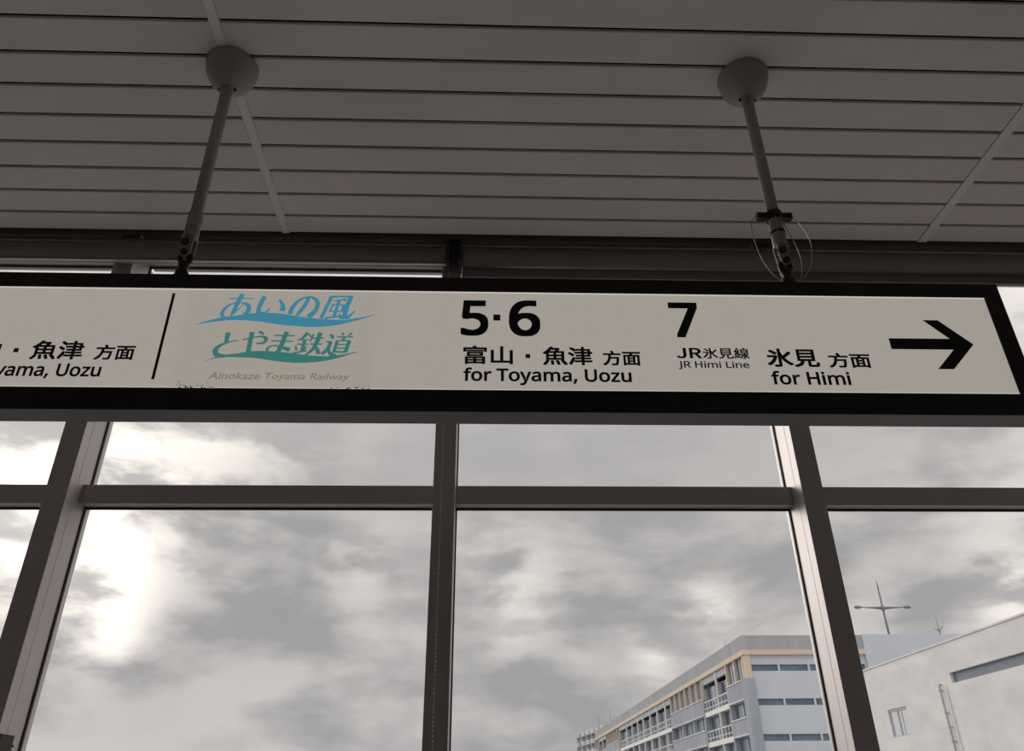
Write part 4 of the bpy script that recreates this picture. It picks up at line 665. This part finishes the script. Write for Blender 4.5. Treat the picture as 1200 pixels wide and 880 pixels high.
# ================================================================== HANGERS
def arc(c, r, a0, a1, n, plane='xz'):
    return [(c[0] + r * math.cos(a0 + (a1 - a0) * k / n), c[1], c[2] + r * math.sin(a0 + (a1 - a0) * k / n)) for k in range(n + 1)]
def hanger(x, y, label, wires):
    t = thing('sign_hanger', label, 'sign hanger', (x, y, CEIL), 'hangers that carry the sign')
    R, H = 0.0955, 0.118
    prof = [(0.0, CEIL), (R + 0.002, CEIL), (R + 0.002, CEIL - 0.006)]
    for k in range(0, 17):
        a = k / 16 * math.radians(80)
        prof.append((R * math.cos(a), CEIL - 0.008 - H * math.sin(a)))
    prof += [(0.0, prof[-1][1])]
    MB().lathe(prof, x, y, 48).build('ceiling_dome', 'dome', t)
    zb = CEIL - H - 0.006
    MB().lathe([(0, zb + 0.02), (0.0255, zb + 0.02), (0.0255, zb - 0.010), (0, zb - 0.010)], x, y, 28).build('dome_collar', 'dome', t)
    for s in (-1, 1):
        MB().tube([(x + s * 0.022, y, zb - 0.003), (x + s * 0.033, y, zb - 0.003)], 0.0055, 10).build('set_screw', 'iron', t)
    zs = 3.355
    MB().lathe([(0, zb + 0.03), (0.0205, zb + 0.03), (0.0205, zs - 0.02), (0, zs - 0.02)], x, y, 28).build('tube', 'tube', t)
    MB().lathe([(0, zs + 0.004), (0.0222, zs + 0.004), (0.0240, zs), (0.0240, 3.262), (0.021, 3.250), (0, 3.250)], x, y, 28).build('sleeve', 'sleeve', t)
    # forked end: two tapering plates with a bolt through them
    for s in (-1, 1):
        MB().prism([(x - 0.022, 3.262), (x + 0.022, 3.262), (x + 0.017, 3.185), (x + 0.006, 3.168), (x - 0.006, 3.168), (x - 0.017, 3.185)], y + s * 0.015 - 0.003, y + s * 0.015 + 0.003).build('fork_plate', 'sleeve', t, 0.001)
    MB().tube([(x - 0.004, y - 0.026, 3.228), (x - 0.004, y + 0.026, 3.228)], 0.013, 6).tube([(x, y - 0.028, 3.185), (x, y + 0.028, 3.185)], 0.0115, 6).build('bolt', 'iron', t)
    # eye and turnbuckle body
    eb = MB()
    ring = [(x + 0.018 * math.cos(a), y, 3.172 + 0.018 * math.sin(a)) for a in (2 * math.pi * k / 20 for k in range(20))]
    eb.tube(ring, 0.0085, 8, closed=True)
    eb.lathe([(0, 3.158), (0.015, 3.156), (0.018, 3.145), (0.0135, 3.132), (0.015, 3.124), (0.021, 3.116), (0.021, 3.098), (0.014, 3.094), (0, 3.094)], x, y, 20)
    eb.build('eye_nut', 'iron', t)
    MB().box(x - 0.032, x + 0.032, y - 0.028, y + 0.028, SZ1, SZ1 + 0.006).lathe([(0, 3.102), (0.024, 3.102), (0.026, SZ1 + 0.004), (0, SZ1 + 0.004)], x, y, 20).build('base_plate', 'iron', t, 0.001)
    if wires:
        zc_ = 3.388
        cl = MB().lathe([(0, zc_ + 0.016), (0.028, zc_ + 0.016), (0.028, zc_ - 0.016), (0, zc_ - 0.016)], x, y, 24)
        for s in (-1, 1):
            cl.box(x + min(s * 0.02, s * 0.062), x + max(s * 0.02, s * 0.062), y - 0.012, y + 0.012, zc_ - 0.011, zc_ + 0.012)
            cl.tube([(x + s * 0.05, y - 0.018, zc_), (x + s * 0.05, y + 0.018, zc_)], 0.008, 6)
        cl.build('wire_clamp', 'iron', t, 0.001)
        def loop(pts, name='safety_wire'):
            p = smooth([(q[0], y + q[1], q[2]) for q in pts], 7)
            mb = MB().tube(p, 0.0017, 6)
            mb.build(name, 'wire', t)
        loop([(x - 0.060, 0, zc_), (x - 0.078, 0, 3.376), (x - 0.088, 0, 3.335), (x - 0.083, 0.004, 3.275), (x - 0.068, 0.008, 3.205), (x - 0.045, 0.01, 3.155), (x - 0.018, 0.012, 3.122), (x - 0.004, 0.014, 3.104)])
        loop([(x + 0.058, 0, zc_), (x + 0.082, 0, 3.366), (x + 0.103, 0, 3.315), (x + 0.110, 0.004, 3.262), (x + 0.098, 0.008, 3.198), (x + 0.072, 0.01, 3.150), (x + 0.040, 0.012, 3.124), (x + 0.010, 0.014, 3.104)])
        loop([(x + 0.010, -0.024, 3.370), (x + 0.026, -0.026, 3.300), (x + 0.046, -0.02, 3.240), (x + 0.055, -0.01, 3.180), (x + 0.046, 0.0, 3.130), (x + 0.024, 0.012, 3.104)])
        loop([(x - 0.006, -0.026, 3.372), (x - 0.012, -0.028, 3.290), (x - 0.024, -0.022, 3.220), (x - 0.026, -0.01, 3.160), (x - 0.014, 0.008, 3.110)])
        MB().lathe([(0, 3.318), (0.0262, 3.318), (0.0262, 3.308), (0, 3.308)], x, y, 24).build('sleeve_ring', 'iron', t)
    return t
hanger(-0.985, 2.045, 'plain grey hanger tube with ceiling dome, above the blue and teal logo', False)
hanger(1.003, 2.045, 'grey hanger tube with ceiling dome and two looped safety wires, above platform number 7', True)

# ================================================================== OUTSIDE
GZ = -7.5
struct(MB().box(-300, 400, 4.5, 900, GZ - 0.5, GZ).build('ground', 'ground'))
E_ = EYE
def wall_x(mb, x0, x1, ys, zs, holes):
    """wall slab between x0 and x1 split along y and z, leaving the cells in holes open"""
    for i in range(len(ys) - 1):
        for k in range(len(zs) - 1):
            if (i, k) not in holes:
                mb.box(x0, x1, ys[i], ys[i + 1], zs[k], zs[k + 1])

# ---- white clad building on the right
wb = thing('warehouse', 'long white clad building on the right with one small window and a drainpipe', 'building', (28, 28, GZ))
TOPB = 6.0 + E_
ys = [10.0, 18.0, 34.41, 38.75, 40.65, 43.4]
zs = [GZ, 2.715 + E_, 3.95 + E_, 4.385 + E_, 4.805 + E_, TOPB]
mb = MB()
# skin with a strip opening (y 18..34.41, z 4.385..4.805) and a window opening
for y0, y1, z0, z1 in ((10, 43.4, GZ, zs[1]), (10, 38.75, zs[1], zs[2]), (40.65, 43.4, zs[1], zs[2]), (10, 43.4, zs[2], zs[3]),
                       (10, 18, zs[3], zs[4]), (34.41, 43.4, zs[3], zs[4]), (10, 43.4, zs[4], TOPB)):
    mb.box(20.0, 20.35, y0, y1, z0, z1)
mb.box(20.35, 40, 43.1, 43.4, GZ, TOPB); mb.box(20.35, 40, 10, 10.3, GZ, TOPB); mb.box(39.7, 40, 10.3, 43.1, GZ, TOPB)
bmesh.ops.remove_doubles(mb.bm, verts=mb.bm.verts, dist=0.0005)
mb.build('wall', 'cladding', wb)
MB().box(20.3, 39.8, 10.2, 43.2, TOPB - 0.6, TOPB - 0.4).build('roof', 'roof', wb)
MB().box(19.95, 20.42, 9.95, 43.46, TOPB, TOPB + 0.07).build('coping', 'cladding', wb)
MB().box(20.14, 20.18, 17.9, 34.5, zs[3] - 0.05, zs[4] + 0.05).build('strip_louvre', 'louver', wb)
wf = MB()
wf.box(20.05, 20.12, 38.75, 38.82, zs[1], zs[2]).box(20.05, 20.12, 40.58, 40.65, zs[1], zs[2]).box(20.05, 20.12, 38.82, 40.58, zs[1], zs[1] + 0.06)
wf.box(20.05, 20.12, 38.82, 40.58, zs[2] - 0.09, zs[2]).box(20.05, 20.12, 39.80, 39.86, zs[1] + 0.06, zs[2] - 0.09).box(20.07, 20.12, 39.47, 39.50, zs[1] + 0.06, zs[2] - 0.09)
wo = wf.build('window', 'frame_grey', wb)
MB().box(20.09, 20.13, 38.7, 40.7, zs[1] - 0.05, zs[2] + 0.05).build('pane', 'shutter', wo)
pp = MB()
pp.tube([(20.02, 35.30, 4.44 + E_), (19.90, 35.26, 4.43 + E_), (19.88, 35.25, 4.36 + E_), (19.88, 35.25, GZ)], 0.045, 10)
pp.build('drainpipe', 'pipe', wb)
for q in (4.2, 3.3, 2.75, 2.2):
    MB().box(19.82, 20.0, 35.19, 35.31, q + E_ - 0.02, q + E_ + 0.02).build('pipe_clip', 'pipe', wb)
pp = MB().tube([(19.95, 34.93, 4.40 + E_), (19.95, 34.93, GZ)], 0.028, 8)
pp.build('conduit', 'cladding', wb)

# ---- long balconied block with the beige band
ab = thing('balcony_block', 'long blue grey block with balconies, slit windows and a beige band under its parapet', 'building', (36, 100, GZ))
AX, AY, AYE = 26.05, 80.0, 196.0
def Z(q): return q + E_
# parapets and bands
mb = MB().box(AX, AX + 0.4, AY, AYE, Z(13.45), Z(14.85)).box(AX + 0.4, 38.42, AY, AY + 0.4, Z(13.45), Z(14.85)).box(AX + 0.4, 60, AYE - 0.4, AYE, Z(13.45), Z(14.85))
mb.build('parapet', 'parapet', ab)
MB().box(AX - 0.12, AX + 0.5, AY - 0.10, AYE, Z(12.98), Z(13.45)).box(AX + 0.5, 38.44, AY - 0.10, AY + 0.5, Z(12.98), Z(13.45)).build('beige_band', 'beige', ab)
MB().box(AX + 0.4, 60, AY + 0.4, AYE, Z(13.3), Z(13.9)).build('roof', 'roof', ab)
MB().box(AX + 3.0, 60, AY + 2.0, AYE - 0.1, GZ, Z(13.3)).build('core', 'fin', ab)
# gable wall facing the station: bands of render with slit windows between them
ROWS = [(11.48, 12.09), (8.33, 8.93), (5.17, 5.77), (2.02, 2.62), (-1.13, -0.53)]
SEG = [(26.72, 29.39), (29.58, 32.43), (32.62, 35.40), (35.62, 38.26)]
mb = MB()
ztop = 12.98
for a, b in ROWS:
    mb.box(26.6, 38.44, 80.25, 80.7, Z(b), Z(ztop)); ztop = a
mb.box(26.6, 38.44, 80.25, 80.7, GZ, Z(ztop))
for a, b in ROWS:
    xs = [26.6] + [q for s in SEG for q in s] + [38.44]
    for i in range(0, len(xs), 2): mb.box(xs[i], xs[i + 1], 80.25, 80.7, Z(a), Z(b))
mb.build('gable_wall', 'bwall_light', ab)
for a, b in ROWS[:4]:
    for s0, s1 in SEG:
        MB().box(s0 - 0.02, s1 + 0.02, 80.45, 80.5, Z(a) - 0.02, Z(b) + 0.02).build('slit_window', 'bglass', ab)
MB().box(38.44, 60.0, 79.95, 82, GZ, Z(14.90)).build('stair_wall', 'bwall_light', ab)
MB().box(AX, AX + 0.56, AY, AY + 0.8, Z(10.76), Z(12.98)).build('corner_post', 'beige', ab)
MB().box(AX - 0.32, 26.70, AY - 0.25, AY + 1.0, GZ, Z(10.76)).build('corner_pier', 'bpanel', ab)
# long side
WIN = [(80.8, 86.8, 2), (97.3, 115.0, 6), (160.6, 178.6, 6), (190.2, 195.9, 2)]
BAL = [(86.8, 97.3, [91.3]), (115.0, 160.6, [118.9, 124.6, 130.2, 136.1, 141.3, 146.8, 152.6]), (178.6, 190.2, [184.4])]
NST = 5
for y0, y1, n in WIN:
    mb = MB()
    mb.box(AX - 0.12, AX + 0.5, y0, y1, Z(9.0), Z(10.72))
    for k in range(1, NST):
        lo = 9.0 - 3.15 * k
        mb.box(AX - 0.12, AX + 0.5, y0, y1, max(Z(lo), GZ), Z(lo + 1.57))
    for q in (y0, y1):
        mb.box(AX - 0.1, AX + 3.0, q - 0.2, q + 0.2, GZ, Z(10.72))
        mb.box(AX + 0.5, AX + 3.0, q - 0.2, q + 0.2, Z(10.72), Z(12.98))
    mb.build('wall_panel', 'bpanel', ab)
    p = (y1 - y0) / n
    for i in range(n):
        f = MB()
        a, b = y0 + i * p, y0 + (i + 1) * p
        f.box(AX - 0.05, AX + 0.27, a - 0.14, a + 0.14, Z(10.72), Z(12.98))
        wo = f.build('window', 'beige', ab)
        if i == n - 1: MB().box(AX - 0.05, AX + 0.27, b - 0.14, b + 0.14, Z(10.72), Z(12.98)).build('end_post', 'beige', wo)
        MB().box(AX + 0.27, AX + 0.31, a, b, Z(10.7), Z(12.98)).build('pane', 'bglass', wo)
        MB().box(AX + 0.20, AX + 0.27, a + p * 0.52, a + p * 0.60, Z(10.72), Z(12.98)).build('mullion', 'fin', wo)
    MB().box(AX - 0.2, AX + 0.5, y0, y1, Z(10.72), Z(10.80)).build('sill', 'white', ab)
    for k in range(0, NST - 1):
        zt, zb = 9.0 - 3.15 * k, 7.42 - 3.15 * k
        MB().box(AX - 0.2, AX + 0.5, y0, y1, Z(zt) - 0.02, Z(zt) + 0.07).build('lintel', 'white', ab)
        MB().box(AX - 0.2, AX + 0.5, y0, y1, Z(zb) - 0.06, Z(zb) + 0.03).build('sill', 'white', ab)
        m_ = max(1, n // 2)
        for i in range(m_):
            a, b = y0 + (y1 - y0) * i / m_, y0 + (y1 - y0) * (i + 1) / m_
            f = MB().box(AX, AX + 0.8, b - 0.12, b + 0.12, Z(zb), Z(zt))
            wo = f.build('window', 'fin', ab)
            MB().box(AX + 0.35, AX + 0.45, (a + b) / 2 - 0.1, (a + b) / 2 + 0.1, Z(zb), Z(zt)).build('mullion', 'fin', wo)
            MB().box(AX + 0.45, AX + 0.5, a, b, Z(zb), Z(zt)).build('pane', 'bglass', wo)
for y0, y1, posts in BAL:
    yy = [y0] + posts + [y1]
    for q in posts: MB().box(AX - 0.02, AX + 0.2, q - 0.12, q + 0.12, GZ, Z(12.98)).build('post', 'white', ab)
    mb = MB()
    mb.box(AX + 0.1, AX + 0.4, y0, y1, Z(12.25), Z(12.98))
    mb.build('lintel', 'fin', ab)
    for k in range(NST - 1):
        zf = 9.25 - 3.15 * k
        sl = MB().box(AX - 0.05, AX + 3.0, y0, y1, Z(zf) - 0.5, Z(zf)).build('balcony_slab', 'white', ab)
        r = MB()
        r.box(AX - 0.02, AX + 0.08, y0, y1, Z(zf) + 1.05, Z(zf) + 1.15).box(AX, AX + 0.06, y0, y1, Z(zf) + 0.35, Z(zf) + 0.43)
        q = y0 + 0.6
        while q < y1:
            r.box(AX, AX + 0.06, q - 0.05, q + 0.05, Z(zf), Z(zf) + 1.1); q += 1.25
        r.build('railing', 'white', sl)
        top = 12.25 if k == 0 else zf + 2.65
        for a, b in zip(yy, yy[1:]):
            f = MB().box(AX + 0.2, AX + 2.95, b - 0.10, b + 0.08, Z(zf), Z(zf) + 2.65)
            MB().box(AX + 0.54, AX + 0.62, a + (b - a) * 0.42, a + (b - a) * 0.47, Z(zf), Z(zf) + 2.65).build('mullion', 'fin', (wo := f.build('window', 'fin', ab)))
            MB().box(AX + 0.62, AX + 0.67, a, b, Z(zf), Z(zf) + 2.65).build('pane', 'bglass', wo)
MB().tube([(26.4, 86.9, Z(14.8)), (26.4, 86.9, Z(15.5))], 0.03, 6).build('roof_spike', 'lamp', ab)

# ---- lamp mast on that roof
lm = thing('lamp_mast', 'tall grey lamp mast with two level arms rising behind the roof', 'lamp post', (49.08, 95.0, Z(13.9)))
MB().tube([(49.08, 95, Z(13.9)), (49.08, 95, Z(20.7)), (49.08, 95, Z(23.4)), (49.08, 95, Z(24.2))], [0.15, 0.12, 0.10, 0.03], 10).build('pole', 'lamp', lm)
MB().lathe([(0, Z(21.15)), (0.16, Z(21.1)), (0.30, Z(20.85)), (0.20, Z(20.62)), (0.13, Z(20.4)), (0, Z(20.4))], 49.08, 95, 14).build('arm_hub', 'lamp', lm)
for s in (-1, 1):
    ar = MB().tube([(49.08, 95, Z(20.82)), (49.08 + s * 1.9, 95, Z(20.88)), (49.08 + s * 2.75, 95, Z(20.92))], [0.20, 0.08, 0.05], 8).build('arm', 'lamp', lm)
    hd = [(0.0, 0), (0.14, 0.05), (0.20, 0.25), (0.20, 0.6), (0.14, 0.84), (0.0, 0.90)]
    MB().tube([(49.08 + s * (2.66 + q), 95, Z(20.93)) for r_, q in hd], [max(r_, 0.01) for r_, q in hd], 10).build('lamp_head', 'lamp', ar)

# ---- aerials
an = thing('roof_aerial', 'thin aerial with a small forked bracket on the flat roof at right', 'aerial', (55.4, 95, Z(13.9)))
MB().tube([(55.4, 95, Z(13.9)), (55.4, 95, Z(18.4))], 0.10, 6).tube([(55.4, 95, Z(18.4)), (55.4, 95, Z(19.9))], 0.03, 6).build('mast', 'lamp', an)
MB().tube([(54.95, 95, Z(18.32)), (55.4, 95, Z(18.02)), (56.0, 95, Z(18.62))], 0.06, 6).build('fork', 'lamp', an)

# ---- stepped apartment block far away
fb = thing('apartment_block', 'small distant apartment block with stepped roof at the end of the long block', 'building', (38, 290, GZ))
ZF = 20.5
n = 6
x_, y_ = 31.2, 281.0
dirv = Vector((4.4, -26.0, 0)); 
for k in range(n):
    t0 = k / n
    px_, py_ = x_ + dirv.x * t0 + 0.25 * k, y_ + dirv.y * t0
    mb = MB()
    L = -dirv.y / n
    zt = ZF + 0.12 * k
    mb.box(px_, px_ + 10, py_ - L, py_, GZ, Z(zt - 5 * 2.75 - 0.4))
    for f in range(5):
        z0 = zt - f * 2.75
        mb.box(px_, px_ + 10, py_ - L, py_, Z(z0 - 1.25), Z(z0))
        mb.box(px_ + 1.0, px_ + 10, py_ - L, py_, Z(z0 - 2.75), Z(z0 - 1.25))
    mb.box(px_, px_ + 10, py_ - 0.35, py_, GZ, Z(zt))
    o = mb.build('bay', 'far_light' if k else 'far', fb)
    for f in range(4):
        z0 = zt - f * 2.75
        if k: MB().box(px_ + 0.7, px_ + 0.98, py_ - L + 0.1, py_ - 0.5, Z(z0 - 2.75), Z(z0 - 1.25)).build('window', 'bglass', o)
for ax, ay, zb, zt in ((39.7, 287.0, 20.0, 27.2), (43.8, 287.0, 22.0, 28.6)):
    MB().tube([(ax, ay, Z(zb - 6)), (ax, ay, Z(zt))], 0.10, 5).build('roof_mast', 'lamp', fb)
